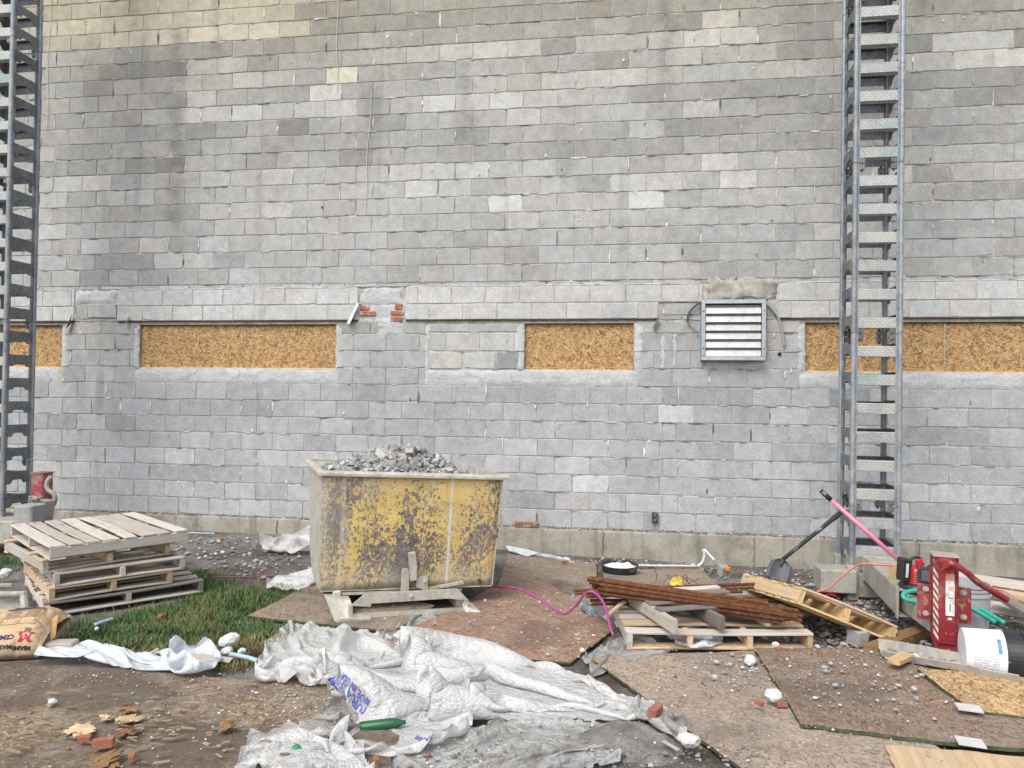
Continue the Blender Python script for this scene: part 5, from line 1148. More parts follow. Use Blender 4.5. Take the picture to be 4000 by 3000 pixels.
# bent flashing scraps at lintel ends
for (px, py, lb, sc) in ((1388, 1225, 'bent white flashing scrap beside the exposed brick', 1.0), (280, 1262, 'curled dark flashing scrap under the left lintel', .7), (2565, 1262, 'twisted wire scrap at the end of the short lintel', .5), (508, 1250, 'pale folded scrap lying on the wide window lintel', .4)):
    p = atw(px, py); mb = MB(); s = .11 * sc; mb.add([(-s * .9, -.02, -s * 1.1), (s * .35, -.035, s * 1.15), (s * .6, -.05, s * 1.05), (-s * .4, -.06, -s * 1.2), (-s * .1, -.004, -s * .2)], [(0, 1, 2, 3), (0, 4, 1)], (.62, .64, .66) if sc in (1.0, .4) else (.14, .11, .1)); o = mb.build('flashing_scrap', MAT['tone'], None, fixn=False, M=TR((p[0], -.005, p[2]))); q = o.modifiers.new('t', 'SOLIDIFY'); q.thickness = .002; tag(o, lb, 'flashing')
# brick on the footing ledge
p = atw(2057, 2056, -.03); BK = MB(); BK.box((0, 0, 0), (.27, .06, .055), (.24, .12, .075), bev=.005); tag(BK.build('brick', MAT['brick'], None, M=TR((p[0], -.035, .356))), 'single brown brick lying on the footing ledge', 'brick')

# ---------------------------------------------------------------- rebar
def rebar_mesh(L, r=.0115):
    n = int(L / .0085); pts = []; rs = []
    for i in range(n + 1): pts.append((L * i / n, .004 * math.sin(i * .01), 0)); rs.append(r * (1.22 if i % 2 else .96))
    return MB().tube(pts, rs, 8).mesh('rebar', MAT['rust'], False)
rm = [rebar_mesh(1.32), rebar_mesh(1.22, .0125)]; zt_ = .435
A, B = atz(2335, 2300, zt_), atz(2965, 2395, zt_ - .06); dirv = (B - A) / np.linalg.norm(B - A); nrm = np.array([-dirv[1], dirv[0], 0])
k = 0
for row, (cnt, z) in enumerate(((8, 0), (7, .025), (5, .05), (2, .074))):
    for i in range(cnt):
        p = A + nrm * ((i - cnt / 2) * .027 + U(-.004, .004)) - dirv * U(-.07, .10); p[2] = A[2] - .02 + z + .1 * .2
        d2 = dirv + nrm * U(-.028, .028) + np.array([0, 0, U(-.012, .012)]); M = frame(p, d2, (-d2[1], d2[0], 0)) @ Matrix.Rotation(U(0, 6), 4, 'X'); o = link('rebar', rm[k % 2], None, M); k += 1
        tag(o, 'rusty rebar in the tight slanting bundle on the old pallet', 'rebar', 'rebars of the slanting bundle')
rl_ = rebar_mesh(1.5, .010)
for i, (pa_, pb_, za, zb_) in enumerate((((2243, 2308), (2950, 2282), .40, .41), ((2246, 2318), (2945, 2296), .385, .395), ((2290, 2330), (2900, 2312), .375, .385), ((2305, 2345), (3005, 2345), .34, .34), ((2310, 2360), (3110, 2352), .325, .30), ((2660, 2335), (3100, 2338), .36, .30))):
    a, b = atz(*pa_, za), atz(*pb_, zb_); L = float(np.linalg.norm(b - a)); M = frame(a, b - a, (-(b - a)[1], (b - a)[0], 0)); o = link('rebar', rebar_mesh(L, .011), None, M); tag(o, 'loose rusty rebar lying level across the bundle ends', 'rebar', 'loose rebars round the bundle')
# tie wire tangle and yellow leaf
P = []; c = atg(2660, 2290, .06)
for i in range(60): t = i * .42; P.append((c[0] + .12 * math.sin(t * .31) + .05 * math.cos(t * 1.3), c[1] + .05 * math.sin(t * .7), c[2] + .04 + .05 * math.sin(t * 1.1)))
tag(MB().tube(P, .0022, 5, col=(.05, .03, .025)).build('tie_wire', MAT['tone'], None), 'tangle of dark tie wire behind the rebar', 'wire')
for px, y0, y1, x1_, lb in ((2556, 2215, 2270, 2562, 'single upright tie wire behind the rebar bundle'), (2308, 2272, 2295, 2312, 'bent tie wire at the left end of the rebar')):
    a, b = atd(px, y0, 5.8), atd(x1_, y1, 5.75); tag(MB().tube(curve_pts([tuple(a), tuple((a + b) / 2 + np.array([.01, 0, 0])), tuple(b)], 4), .003, 5, col=(.06, .03, .025)).build('tie_wire', MAT['tone'], None), lb, 'wire')
c = atg(2645, 2278, .1); mb = MB(); R0 = [(0, 0), (.03, .045), (.07, .03), (.09, .06), (.12, .035), (.11, -.005), (.14, -.04), (.09, -.045), (.06, -.035), (.03, -.05)]
mb.add([(x - .07, y * .6, .03 * math.sin(x * 25) + y * .6) for x, y in R0] + [(0, 0, .015)], [(i, (i + 1) % 10, 10) for i in range(10)], (.72, .52, .08)); o = mb.build('leaf', MAT['tone'], None, fixn=False, M=TR(c, .2, .5)); tag(o, 'yellow fallen leaf behind the rebar bundle', 'leaf')

# ---------------------------------------------------------------- bag of cement with print
BGx, BGy, BGz = .62, .46, .20; c = atg(90, 2585); bag_rot = rad(14)
BG = thing('cement_bag', 'brown paper cement bag printed upside down, torn right end, lower left', 'cement bag', TR((c[0] - .28, c[1] + .20, c[2] + .045), bag_rot, rad(15)) @ Matrix.Scale(.88, 4))
def bag(u, v):                               # u along 0..1, v round from front bottom over the top to the back 0..1
    e = max(0.0, 1 - abs(2 * u - 1) ** 7); pin = .42 + .58 * e ** .7; x = (u - .5) * BGx * (1 + .02 * math.sin(v * 9)); t = math.pi * v
    y = -math.cos(t) * BGy / 2 * (.93 + .07 * pin); zz = math.sin(t) ** .62 * BGz * pin * (1 + .06 * math.sin(u * 7 + v * 3))
    n_ = .006 * mnoise.noise((u * 9, v * 7, 2)) + .004 * mnoise.noise((u * 21, v * 18, 5))
    return Vector((x, y - n_, zz + n_))
mb = MB(); nu, nv = 40, 30
mb.v = [tuple(bag(i / nu, k / nv)) for k in range(nv + 1) for i in range(nu + 1)]; mb.c = [(1, 1, 1)] * len(mb.v); w = nu + 1
mb.f = [(k * w + i, k * w + i + 1, (k + 1) * w + i + 1, (k + 1) * w + i) for k in range(nv) for i in range(nu)] + [tuple(i for i in range(w))[::-1]] + [tuple(k * w + nu for k in range(nv + 1)), tuple(k * w for k in range(nv, -1, -1))]
mb.build('sack', MAT['paper'], BG, True, False)
mb = MB(); mb.add([(BGx / 2 - .01, -.1, .02), (BGx / 2 + .035, -.06, .06), (BGx / 2 + .03, .0, .15), (BGx / 2 + .01, .05, .17), (BGx / 2 - .03, .03, .14), (BGx / 2 + .05, .03, .12)], [(0, 1, 2, 4), (2, 5, 3), (2, 3, 4)], (.42, .27, .13)); o = mb.build('torn_flap', MAT['tone'], BG, fixn=False); q = o.modifiers.new('t', 'SOLIDIFY'); q.thickness = .002
def bag_print(vs, fs, u0, v0, su, sv, col, nm='lettering', flip=True):
    out = []
    for x, y, *_ in vs:
        if flip: x, y = -x, -y
        u, v = u0 + x * su, v0 + y * sv; u = min(max(u, .01), .99); P = bag(u, v); e = .01; nr = (bag(min(u + e, 1), v) - bag(max(u - e, 0), v)).cross(bag(u, v + e) - bag(u, v - e)).normalized(); out.append(tuple(P + nr * .0035))
    mb = MB(); mb.add(out, fs, col); return mb.build(nm, MAT['tone'], BG, fixn=False)
navy = (.02, .025, .10); bk2 = (.03, .03, .05)
def rect(x0, y0, x1, y1, nx=14, ny=3):
    vs = [(x0 + (x1 - x0) * i / nx, y0 + (y1 - y0) * k / ny) for k in range(ny + 1) for i in range(nx + 1)]; w = nx + 1
    return vs, [(k * w + i, k * w + i + 1, (k + 1) * w + i + 1, (k + 1) * w + i) for k in range(ny) for i in range(nx)]
for body, s_, u0, v0, col in (('CEMENT', .046, .735, .235, navy), ('MASONRY', .042, .735, .12, bk2), ('MIAMI', .042, .925, .105, bk2), ('USA MADE', .030, .74, .69, navy), ('USA OWNED', .030, .75, .745, navy)):
    vs, fs = text_mesh(body, s_, .0016); bag_print(vs, fs, u0, v0, 1 / BGx, 1.55, col)
bag_print(*rect(.44, .615, .86, .645), 0, 0, 1, 1, navy, 'print_band', False); bag_print(*rect(.80, .612, .87, .63), 0, 0, 1, 1, (.45, .05, .06), 'print_band', False)
# logo: a red M with a dark trowel shape
Mv = [(0, 0), (.03, 0), (.035, .05), (.06, .02), (.085, .05), (.09, 0), (.12, 0), (.11, .09), (.085, .09), (.06, .055), (.035, .09), (.01, .09)]
bag_print(Mv, [(0, 1, 2, 11), (11, 2, 10), (2, 3, 9, 10), (3, 4, 8, 9), (4, 7, 8), (4, 5, 6, 7)], .93, .27, .85 / BGx, 1.35, (.42, .03, .05), 'logo')
bag_print([(.035, -.02), (.085, -.02), (.08, .03), (.06, .01), (.04, .03)], [(0, 1, 2, 3), (0, 3, 4)], .93, .285, .85 / BGx, 1.35, (.14, .10, .06), 'logo')
for u0, u1 in ((.50, .69), (.705, .885)):
    for q in ((u0, .365, u1, .37), (u0, .60, u1, .605), (u0, .365, u0 + .004, .60), (u1 - .004, .365, u1, .60)): bag_print(*rect(*q, 8, 2), 0, 0, 1, 1, (.13, .10, .06), 'print_frame', False)
    for k in range(9): bag_print(*rect(u0 + .012, .455 + k * .016, u1 - .012 - U(0, .03), .460 + k * .016, 8, 1), 0, 0, 1, 1, (.2, .15, .09), 'print_line', False)
    for k in range(3):
        cu_ = u0 + .04 + k * .05; bag_print([(cu_ - .014, .42), (cu_, .40), (cu_ + .014, .42), (cu_, .44)], [(0, 1, 2, 3)], 0, 0, 1, 1, (.62, .45, .42), 'hazard_symbol', False)
c2 = atg(205, 2560); tag(MB().box((0, 0, .03), (.22, .10, .07), bev=.008).build('wood_block', MAT['wood_grey'], None, M=TR((c2[0] - .02, c2[1] + .06, c2[2]), bag_rot)), 'grey wood block under the right end of the cement bag', 'wood block')
# steel frame end behind the bag, dusty with yellow paint
a = atd(0, 2330, 4.9); FR = thing('scaffold_end', 'dusty tubular steel frame with yellow paint at the left picture edge', 'scaffold', TR((0, 0, 0)))
MB().tube([tuple(atd(-160, 2322, 4.75)), tuple(atd(98, 2322, 4.95))], .022, 10).build('tube', MAT['dusty'], FR, rad(60))
MB().tube([tuple(atd(92, 2310, 4.95)), tuple(atd(100, 2400, 4.9))], .026, 8).build('post', MAT['dusty'], FR, rad(60))
mb = MB(); mb.add([tuple(atd(-160, 2345, 4.78)), tuple(atd(90, 2340, 4.97)), tuple(atd(92, 2392, 4.93)), tuple(atd(-160, 2400, 4.74))], [(0, 1, 2, 3)]); o = mb.build('panel', MAT['dusty'], FR, fixn=False); q = o.modifiers.new('t', 'SOLIDIFY'); q.thickness = .008
MB().tube([tuple(atd(-160, 2290, 5.1)), tuple(atd(45, 2288, 5.25))], .02, 10).build('tube', MAT['galv_dust'], FR, rad(60))

# ---------------------------------------------------------------- pails
def m_label():
    n = N('pail_label'); p = n.uv(); u, v, _ = n.sep(p); c = (.78, .79, .80)
    lines = n.ma('GREATER_THAN', n.ma('FRACT', n.ma('MULTIPLY', u, 58.0)), .45); words = n.ma('GREATER_THAN', n.noise(n.map(p, (58, 30, 1)), 1.0, 1, .5), .44)
    def inr(a, lo, hi): return n.ma('MULTIPLY', n.ma('GREATER_THAN', a, lo), n.ma('LESS_THAN', a, hi))
    blk = n.ma('MAXIMUM', n.ma('MULTIPLY', inr(u, .585, .70), inr(v, .08, .40)), n.ma('MULTIPLY', inr(u, .72, .83), inr(v, .10, .44)))
    c = n.mix(n.ma('MULTIPLY', n.ma('MULTIPLY', blk, n.ma('MULTIPLY', lines, words)), .62), c, (.25, .26, .29))
    c = n.mix(n.ma('MULTIPLY', inr(u, .60, .70), inr(v, .43, .485)), c, (.06, .2, .55))
    c = n.mix(n.ma('GREATER_THAN', v, .55), c, (.022, .024, .028))
    c = n.mix(n.ma('MULTIPLY', n.rng(n.noise(n.obj(), 14, 5, .7), .62, .7), .3), c, (.5, .49, .46))
    c = n.mix(n.ma('MULTIPLY', n.rng(n.noise(n.obj(), 40, 3, .6), .7, .74), n.ma('GREATER_THAN', v, .55)), c, (.6, .62, .64))
    return n.fin(c, .42, 0, None, .4)
def pail(label, M, mat, lid=None, H_=.37, R=.148, tapered=.9):
    T = thing('pail', label, 'pail', M)
    prof = [(0, 0), (R * tapered * .96, 0), (R * tapered, .006)] + [(R * (tapered + (1 - tapered) * k / 8), .006 + (H_ * .82) * k / 8) for k in range(1, 9)]
    prof += [(R * 1.0, H_ * .80), (R * 1.045, H_ * .81), (R * 1.045, H_ * .845), (R, H_ * .85), (R, H_ * .90), (R * 1.05, H_ * .905), (R * 1.05, H_ * .93), (R * 1.0, H_ * .935), (R * 1.01, H_ * .97), (R * 1.06, H_ * .975), (R * 1.06, H_), (R * .98, H_), (R * .97, H_ * .5), (R * tapered * .95, .012), (0, .012)]
    mb = MB(); mb.lathe(prof, 40); me = mb.mesh('body', mat, rad(35)); uvl = me.uv_layers.new(name='UVMap')
    for l in me.loops:
        v = me.vertices[l.vertex_index].co; a = math.atan2(v.y, v.x) / (2 * math.pi) + .5; uvl.data[l.index].uv = (a, v.z / H_)
    link('body', me, T); return T
pl = atg(3960, 2618); axis_ = Vector((math.cos(rad(-14)), math.sin(rad(-14)), 0))
z_ = axis_; x_ = Vector((0, 0, 1)); y_ = z_.cross(x_)
bp = atd(3790, 2545, 4.22); Mb = Matrix(((x_.x, y_.x, z_.x, bp[0]), (x_.y, y_.y, z_.y, bp[1] + .1), (x_.z, y_.z, z_.z, .16 + .152), (0, 0, 0, 1))) @ Matrix.Rotation(rad(0), 4, 'Z')
pail('white labelled pail with black rim lying on its side at the right edge', Mb, m_label())
gp = atg(3795, 2520); gt = simple('grey_pail_plastic', (.33, .345, .38), .5, 0, .08, 8, (.5, .49, .47), .3)
T2 = pail('grey plastic pail standing behind the red jack', TR((gp[0] + .02, gp[1] + .14, gp[2])), gt, H_=.40, R=.155)
lidp = atg(2420, 2240); LT = thing('paint_tub', 'shallow black tub crusted with white paint behind the rebar', 'tub', TR((lidp[0], lidp[1], lidp[2] + .015)))
mb = MB(); mb.lathe([(0, 0), (.165, 0), (.178, .03), (.182, .065), (.19, .07), (.188, .08), (.172, .076), (.165, .04), (.0, .035)], 36, (.022, .024, .03)); mb.build('tub', MAT['black'], LT, rad(40))
mb = MB(); n_ = 40; vs = [(0, 0, .052)]
for r_ in (.09, .15, .172):
    for k in range(n_): a = 6.283 * k / n_; rr = r_ * (1 + (.10 * mnoise.noise((math.cos(a) * 2, math.sin(a) * 2, 3)) if r_ > .16 else 0)); vs.append((rr * math.cos(a), rr * math.sin(a), .05 + .008 * mnoise.noise((rr * 30 * math.cos(a), rr * 30 * math.sin(a), 1)) + (.03 * max(0, mnoise.noise((math.cos(a) * 3, math.sin(a) * 3, 7))) if r_ > .16 else 0)))
fs = [(0, 1 + k, 1 + (k + 1) % n_) for k in range(n_)] + [(1 + j * n_ + k, 1 + (j + 1) * n_ + k, 1 + (j + 1) * n_ + (k + 1) % n_, 1 + j * n_ + (k + 1) % n_) for j in range(2) for k in range(n_)]
mb.add(vs, fs, (.82, .83, .85)); mb.build('dried_paint', MAT['tone'], LT, True, False)

# ---------------------------------------------------------------- hoses, cords and pipes
def gcurve(pts, dz, n=7): return curve_pts([tuple(atg(x, y, dz)) for x, y in pts], n)
def cord(name, label, cat, pts, r, col, dz=None, mat='tone_gloss', sides=8):
    P = gcurve(pts, dz if dz is not None else r + .004) if len(pts[0]) == 2 else curve_pts([tuple(atd(*q)) for q in pts], 7)
    return tag(MB().tube(P, r, sides, col=col).build(name, MAT[mat], None, True), label, cat)
teal = (.03, .36, .27)
cord('garden_hose', 'teal green hose looped over the beam behind the red jack', 'hose', [(3890, 2432, 4.75), (3820, 2390, 4.85), (3750, 2360, 4.93), (3650, 2350, 4.98), (3560, 2348, 5.02), (3528, 2330, 5.05), (3545, 2312, 5.08), (3620, 2305, 5.08), (3700, 2318, 5.05), (3780, 2345, 5.0), (3850, 2390, 4.9), (3925, 2435, 4.78)], .0165, teal)
cord('cord', 'magenta cord running over the ground left of the hopper', 'cord', [(-40, 2125), (40, 2145), (200, 2215), (400, 2245), (700, 2254), (900, 2254), (1100, 2248), (1230, 2242), (1330, 2236)], .0075, (.24, .05, .17), .012)
cord('cord', 'magenta cord looping from the hopper to the ground pallet', 'cord', [(1900, 2290, 6.1), (2010, 2296, 5.85), (2070, 2320, 5.65), (2130, 2355, 5.45), (2200, 2397, 5.2), (2245, 2370, 5.1), (2290, 2315, 5.0), (2330, 2320, 4.95), (2365, 2370, 4.8), (2378, 2430, 4.65), (2395, 2482, 4.55)], .0085, (.36, .06, .25))
cord('cord', 'pink extension cord rising from the gravel to the mast beam', 'cord', [(3190, 2312, 5.85), (3240, 2295, 5.8), (3290, 2250, 5.75), (3340, 2212, 5.7), (3380, 2202, 5.6), (3440, 2206, 5.5), (3500, 2208, 5.4)], .0085, (.62, .22, .20))
cord('cord', 'pink cord running behind the red jack to the right', 'cord', [(3735, 2297, 5.3), (3800, 2300, 5.3), (3870, 2300, 5.25), (3920, 2308, 5.2), (3985, 2345, 5.1)], .006, (.55, .2, .22))
cord('water_pipe', 'pale blue plastic pipe bent in a loop at the grass edge', 'pipe', [(650, 2580), (600, 2575), (560, 2562), (610, 2552), (700, 2545), (800, 2548), (900, 2556), (970, 2570), (1005, 2582)], .014, (.36, .50, .60), .03)
cord('water_pipe', 'short piece of pale blue pipe lying in the grass', 'pipe', [(372, 2440), (405, 2428), (440, 2417)], .012, (.36, .52, .62), .05)
cord('water_pipe', 'grey blue pipe end at the footing behind the pallet stack', 'pipe', [(735, 2082), (790, 2083), (840, 2085)], .012, (.3, .36, .42), .03)
cord('conduit', 'white conduit lying along the footing behind the rebar', 'conduit', [(2470, 2208), (2560, 2210), (2660, 2211), (2720, 2212)], .012, (.6, .62, .65), .03)
cord('conduit', 'white bent conduit standing against the footing', 'conduit', [(2725, 2212, 7.2), (2740, 2200, 7.2), (2748, 2185, 7.2), (2752, 2165, 7.2), (2746, 2146, 7.2)], .014, (.62, .64, .67))
JT = thing('caulking_tool', 'white handled metal tool lying at the footing right of the conduit', 'tool', TR((0, 0, 0)))
MB().tube([tuple(atd(2752, 2146, 7.1)), tuple(atd(2790, 2187, 7.0))], .011, 8, col=(.62, .63, .65)).build('handle', MAT['tone'], JT); MB().tube(curve_pts([tuple(atd(2790, 2187, 7.0)), tuple(atd(2808, 2192, 6.95)), tuple(atd(2815, 2205, 6.9))], 4), .004, 6, col=(.3, .3, .3)).build('rod', MAT['tone'], JT)
c = atd(2823, 2228, 6.7); MB().box((0, 0, 0), (.08, .07, .11), (.30, .32, .30), bev=.012).build('block', MAT['tone_dirty'], JT, M=TR(c, .5, .2)); MB().box((0, 0, 0), (.05, .04, .035), (.72, .22, .04), bev=.006).build('cap', MAT['tone'], JT, M=TR(atd(2842, 2222, 6.65), .3))

# ---------------------------------------------------------------- shovel, pink handle, charger
a, b = atd(3290, 1998, 6.25), atd(3058, 2185, 6.05); SH = thing('shovel', 'black shovel leaning on the right mast, blade down', 'shovel', TR((0, 0, 0)))
MB().tube([tuple(a + (b - a) * t) for t in (0, .12, .2, .7, 1)], [.02, .024, .019, .018, .016], 10, col=(.022, .022, .028)).build('handle', MAT['black'], SH, True)
mb = MB(); vs = []; dn = atd(3030, 2275, 5.95) - b
sid = np.cross(dn / np.linalg.norm(dn), ray(3040, 2230)); sid /= np.linalg.norm(sid); fwd_ = -ray(3040, 2230)
for j, (t, w_) in enumerate(((0, .02), (.08, .055), (.2, .085), (.5, .098), (.8, .096), (1.0, .09))):
    for i in range(7): s_ = (i - 3) / 3; vs.append(tuple(b + dn * t + sid * w_ * s_ + fwd_ * (.03 * (1 - s_ * s_)) * -.7))
mb.add(vs, [(j * 7 + i, j * 7 + i + 1, (j + 1) * 7 + i + 1, (j + 1) * 7 + i) for j in range(5) for i in range(6)], (.05, .055, .065)); o = mb.build('blade', MAT['black'], SH, True, False); q = o.modifiers.new('t', 'SOLIDIFY'); q.thickness = .004
MB().tube([tuple(b), tuple(b + dn * .3)], [.018, .006], 8, col=(.05, .055, .065)).build('socket', MAT['black'], SH, True)
a, b = atd(3205, 1916, 6.05), atd(3515, 2192, 5.75); PK = thing('long_handle', 'pink tool handle with black grip leaning against the right mast', 'tool handle', TR((0, 0, 0))); g = a + (b - a) * .14
MB().tube([tuple(g), tuple(b)], .018, 10, col=(.70, .22, .34)).build('shaft', MAT['tone_gloss'], PK, True); MB().tube([tuple(a), tuple(g)], .0205, 10, col=(.02, .02, .024)).build('grip', MAT['black'], PK, True)
c = atd(3585, 2285, 5.22); c[2] = zt + .004; CH = thing('battery_charger', 'red and black battery charger with batteries on the mast beam', 'charger', TR(c, rad(8)))
mb = MB(); mb.lathe([(0, 0), (.125, 0), (.13, .012), (.118, .03), (.09, .045), (0, .045)], 24, (.03, .03, .035)); mb.build('base', MAT['black'], CH, rad(40))
mb = MB(); mb.lathe([(.10, .03), (.095, .07), (.088, .13), (.075, .15), (0, .155)], 24, (.42, .018, .025))
for k in range(5): mb.lathe([(.099 - .002 * k, .045 + .016 * k), (.103 - .002 * k, .049 + .016 * k), (.099 - .002 * k, .054 + .016 * k)], 24, (.42, .02, .025))
mb.build('housing', MAT['tone_gloss'], CH, rad(40))
bt = MB().box((-.125, -.02, .13), (.065, .085, .165), (.025, .025, .03), bev=.008).build('battery', MAT['black'], CH, M=TR((0, 0, 0), 0, 0, rad(4))); MB().box((-.122, -.064, .13), (.018, .002, .10), (.6, .6, .62)).build('battery_label', MAT['tone'], bt)
bt = MB().box((.115, .0, .10), (.055, .08, .12), (.025, .025, .03), bev=.008).build('battery', MAT['black'], CH); MB().box((.118, -.042, .11), (.02, .002, .03), (.6, .05, .06)).build('battery_label', MAT['tone'], bt)
dp = MB().box((-.01, -.105, .115), (.105, .03, .125), (.04, .042, .048), bev=.012).build('display', MAT['black'], CH); MB().box((-.018, -.122, .118), (.05, .003, .075), (.13, .13, .14)).build('screen', MAT['tone_gloss'], dp); MB().box((.022, -.122, .118), (.022, .003, .08), (.55, .06, .06)).build('display_label', MAT['tone'], dp)
MB().tube(curve_pts([(-.045, .02, .15), (-.035, .02, .205), (.02, .02, .215), (.05, .02, .16)], 5), .011, 8, col=(.03, .03, .035)).build('carry_handle', MAT['black'], CH, True); MB().box((0, -.02, .185), (.045, .03, .055), (.5, .02, .03), bev=.006).build('grip_block', MAT['tone_gloss'], CH)
MB().tube(curve_pts([(.06, -.06, .14), (.11, -.10, .08), (.08, -.12, .02), (-.02, -.135, .015), (-.12, -.13, .01), (-.17, -.12, .005)], 5), .005, 6, col=(.02, .02, .024)).build('lead', MAT['black'], CH, True)
c = atd(3515, 2220, 5.5); tag(MB().box((0, 0, 0), (.12, .09, .10), bev=.004).build('wood_block', MAT['wood_new'], None, M=TR((c[0], c[1], zt + .05), .3)), 'pale wood block on the mast beam beside the charger', 'wood block')

# ---------------------------------------------------------------- timber, channel, lumps, glove, planks at right
def plank(label, p0, p1, W, T, mat, cat='plank', name='plank'):
    d = np.array(p1) - np.array(p0); L = float(np.linalg.norm(d)); M = frame((np.array(p0) + np.array(p1)) / 2, d, (-d[1], d[0], 0)); return tag(board_mesh(L, W, T, .002, .002).build(name, MAT[mat], None, M=M), label, cat)
a, b = atg(3400, 2545, .03), atg(3600, 2470, .03); plank('brown square sawn beam lying in front of the leaning pallet', a, b, .10, .075, 'wood_brown', 'beam', 'timber_beam')
plank('pale pine plank behind the red jack, upper one', atd(3560, 2222, 6.3), atd(4080, 2300, 5.6), .16, .045, 'wood_grey'); plank('pale pine plank behind the red jack, lower one', atd(3560, 2262, 6.2), atd(4080, 2345, 5.5), .14, .05, 'wood_tan')
plank('round ended tan stick behind the crank handle', atd(3700, 2325, 5.4), atd(3870, 2300, 5.5), .035, .035, 'wood_tan', 'stick', 'wooden_stick')
plank('grey scaffold plank at the right edge behind the pails', atd(3800, 2360, 5.6), atd(4080, 2400, 5.3), .2, .05, 'wood_grey')
plank('dark slanting board end under the crank handle', atd(3880, 2310, 5.4), atd(4060, 2420, 5.1), .12, .03, 'wood_dark')
plank('split grey wood sliver beside the blue pipe', atg(690, 2560, .06), atg(905, 2580, .03), .07, .012, 'wood_grey', 'wood sliver', 'wood_sliver')
plank('thin raised wood sliver at the white film', atg(525, 2580, .02), atg(618, 2535, .07), .022, .01, 'wood_tan', 'wood sliver', 'wood_sliver')
plank('small stick leaning on the left end of the ground pallet', atz(2365, 2415, .3), atz(2440, 2350, .37), .03, .02, 'wood_tan', 'stick', 'wooden_stick')
plank('thin pale splinter on the cement mound', atg(2590, 2895, .05), atg(2650, 2930, .05), .02, .006, 'wood_grey', 'wood sliver', 'wood_sliver')
a, b = atg(3440, 2585), atg(3985, 2690); d = b - a; L = float(np.linalg.norm(d)); M = frame((a[0], a[1], a[2] + .055), d, (-d[1], d[0], 0)); mb = MB(); prof = [(-.09, .045), (-.075, .0), (.09, .0), (.105, .06)]; vs = []; n_ = 14
for i in range(n_ + 1):
    for y, z in prof: vs.append((L * i / n_ + (.06 * (y + .1) if i == n_ else 0) - (.3 * (y - .0) if i == 0 else 0), y + .006 * mnoise.noise((i * .6, y * 9, 2)), z + .008 * mnoise.noise((i * .5, 3, y * 5))))
mb.add(vs, [(i * 4 + k, i * 4 + k + 1, (i + 1) * 4 + k + 1, (i + 1) * 4 + k) for i in range(n_) for k in range(3)]); o = mb.build('steel_channel', MAT['galv_dust'], None, fixn=False, M=M); q = o.modifiers.new('t', 'SOLIDIFY'); q.thickness = .008; tag(o, 'grey cement crusted metal trough in front of the red jack', 'channel')
cl = MB()
for i in range(60): fast_chunk(cl, (U(.05, L * .95), U(-.05, .08), .012), U(.008, .03), stone_col(), .7)
tag(cl.build('channel_crumbs', MAT['stone'], None, fixn=False, M=M), 'stone crumbs lying in the metal trough', 'rubble', kind='stuff')
plank('pale broken wood wedge lying on the metal trough', atg(3490, 2585, .09), atg(3545, 2560, .08), .07, .03, 'wood_new', 'wood wedge', 'wood_wedge')
def lump(label, px, py, s, col, dz=.0, name='stone', cat='stone', flat=.75, mat='stone', grp=None):
    p = atg(px, py, dz); mb = MB(); bm = bmesh.new(); bmesh.ops.create_icosphere(bm, subdivisions=2, radius=1); sx_, sy_, sz_ = U(.85, 1.25), U(.8, 1.1), flat * U(.8, 1.1); q0 = U(0, 99)
    for v in bm.verts:
        k = 1 + .32 * mnoise.noise(v.co * 1.4 + Vector((q0, 0, 0))) + .1 * mnoise.noise(v.co * 4 + Vector((q0, 3, 0))); v.co = Vector((v.co.x * sx_, v.co.y * sy_, v.co.z * sz_)) * k * s
    mb.addbm(bm, col); o = mb.build(name, MAT[mat], None, False, M=TR((p[0], p[1], p[2] + s * flat * .6), U(0, 6))); return tag(o, label, cat, grp)
mb = MB().box((0, 0, 0), (.105, .10, .105), bev=.006); mb.v = [(x + U(-.006, .006), y + U(-.006, .006), z + U(-.006, .006)) for x, y, z in mb.v]; p = atg(3362, 2532); tag(mb.build('concrete_block', MAT['lump'], None, M=TR((p[0], p[1] + .05, p[2] + .055), .5)), 'small grey concrete cube beside the brown beam', 'block')
p = atg(3428, 2508); CN = MB(); CN.lathe([(0, 0), (.026, 0), (.032, .008), (.032, .105), (.026, .118), (.024, .116), (0, .112)], 20); tag(CN.build('drink_can', MAT['chrome'], None, rad(40), M=TR((p[0], p[1], p[2] + .034), rad(20), 0, rad(90)) @ Matrix.Rotation(rad(180), 4, 'X')), 'silver drink can end up behind the brown beam', 'can')
p = atg(2318, 2420); BT = thing('plastic_bottle', 'clear plastic bottle lying left of the ground pallet', 'bottle', TR((p[0], p[1] + .02, p[2] + .045), rad(118), 0, rad(90)))
MB().lathe([(0, .005), (.03, 0), (.034, .01), (.034, .09), (.032, .095), (.034, .1), (.034, .12)], 20).build('body', MAT['clear'], BT, True); MB().lathe([(.0345, .09), (.0345, .16)], 20, (.12, .18, .24)).build('label_band', MAT['tone_gloss'], BT, True); MB().lathe([(.034, .16), (.028, .185), (.014, .2), (.014, .215), (0, .215)], 20, (.6, .62, .64)).build('neck', MAT['tone_gloss'], BT, True)
p = atg(1385, 2885, .02); GB = thing('green_bottle', 'green plastic bottle half under the white sheet', 'bottle', TR((p[0] + .09, p[1] + .10, p[2] + .022), rad(12), 0, rad(84)))
MB().lathe([(0, -.10), (.024, -.098), (.027, -.08), (.026, .05), (.02, .08), (.010, .10), (.010, .115), (0, .115)], 18, (.012, .10, .04)).build('body', MAT['tone_gloss'], GB, True)
lump('green crushed bottle cap left of the green bottle', 1158, 2925, .02, (.02, .24, .1), .04, 'bottle_cap', 'cap', .6, 'tone_gloss')
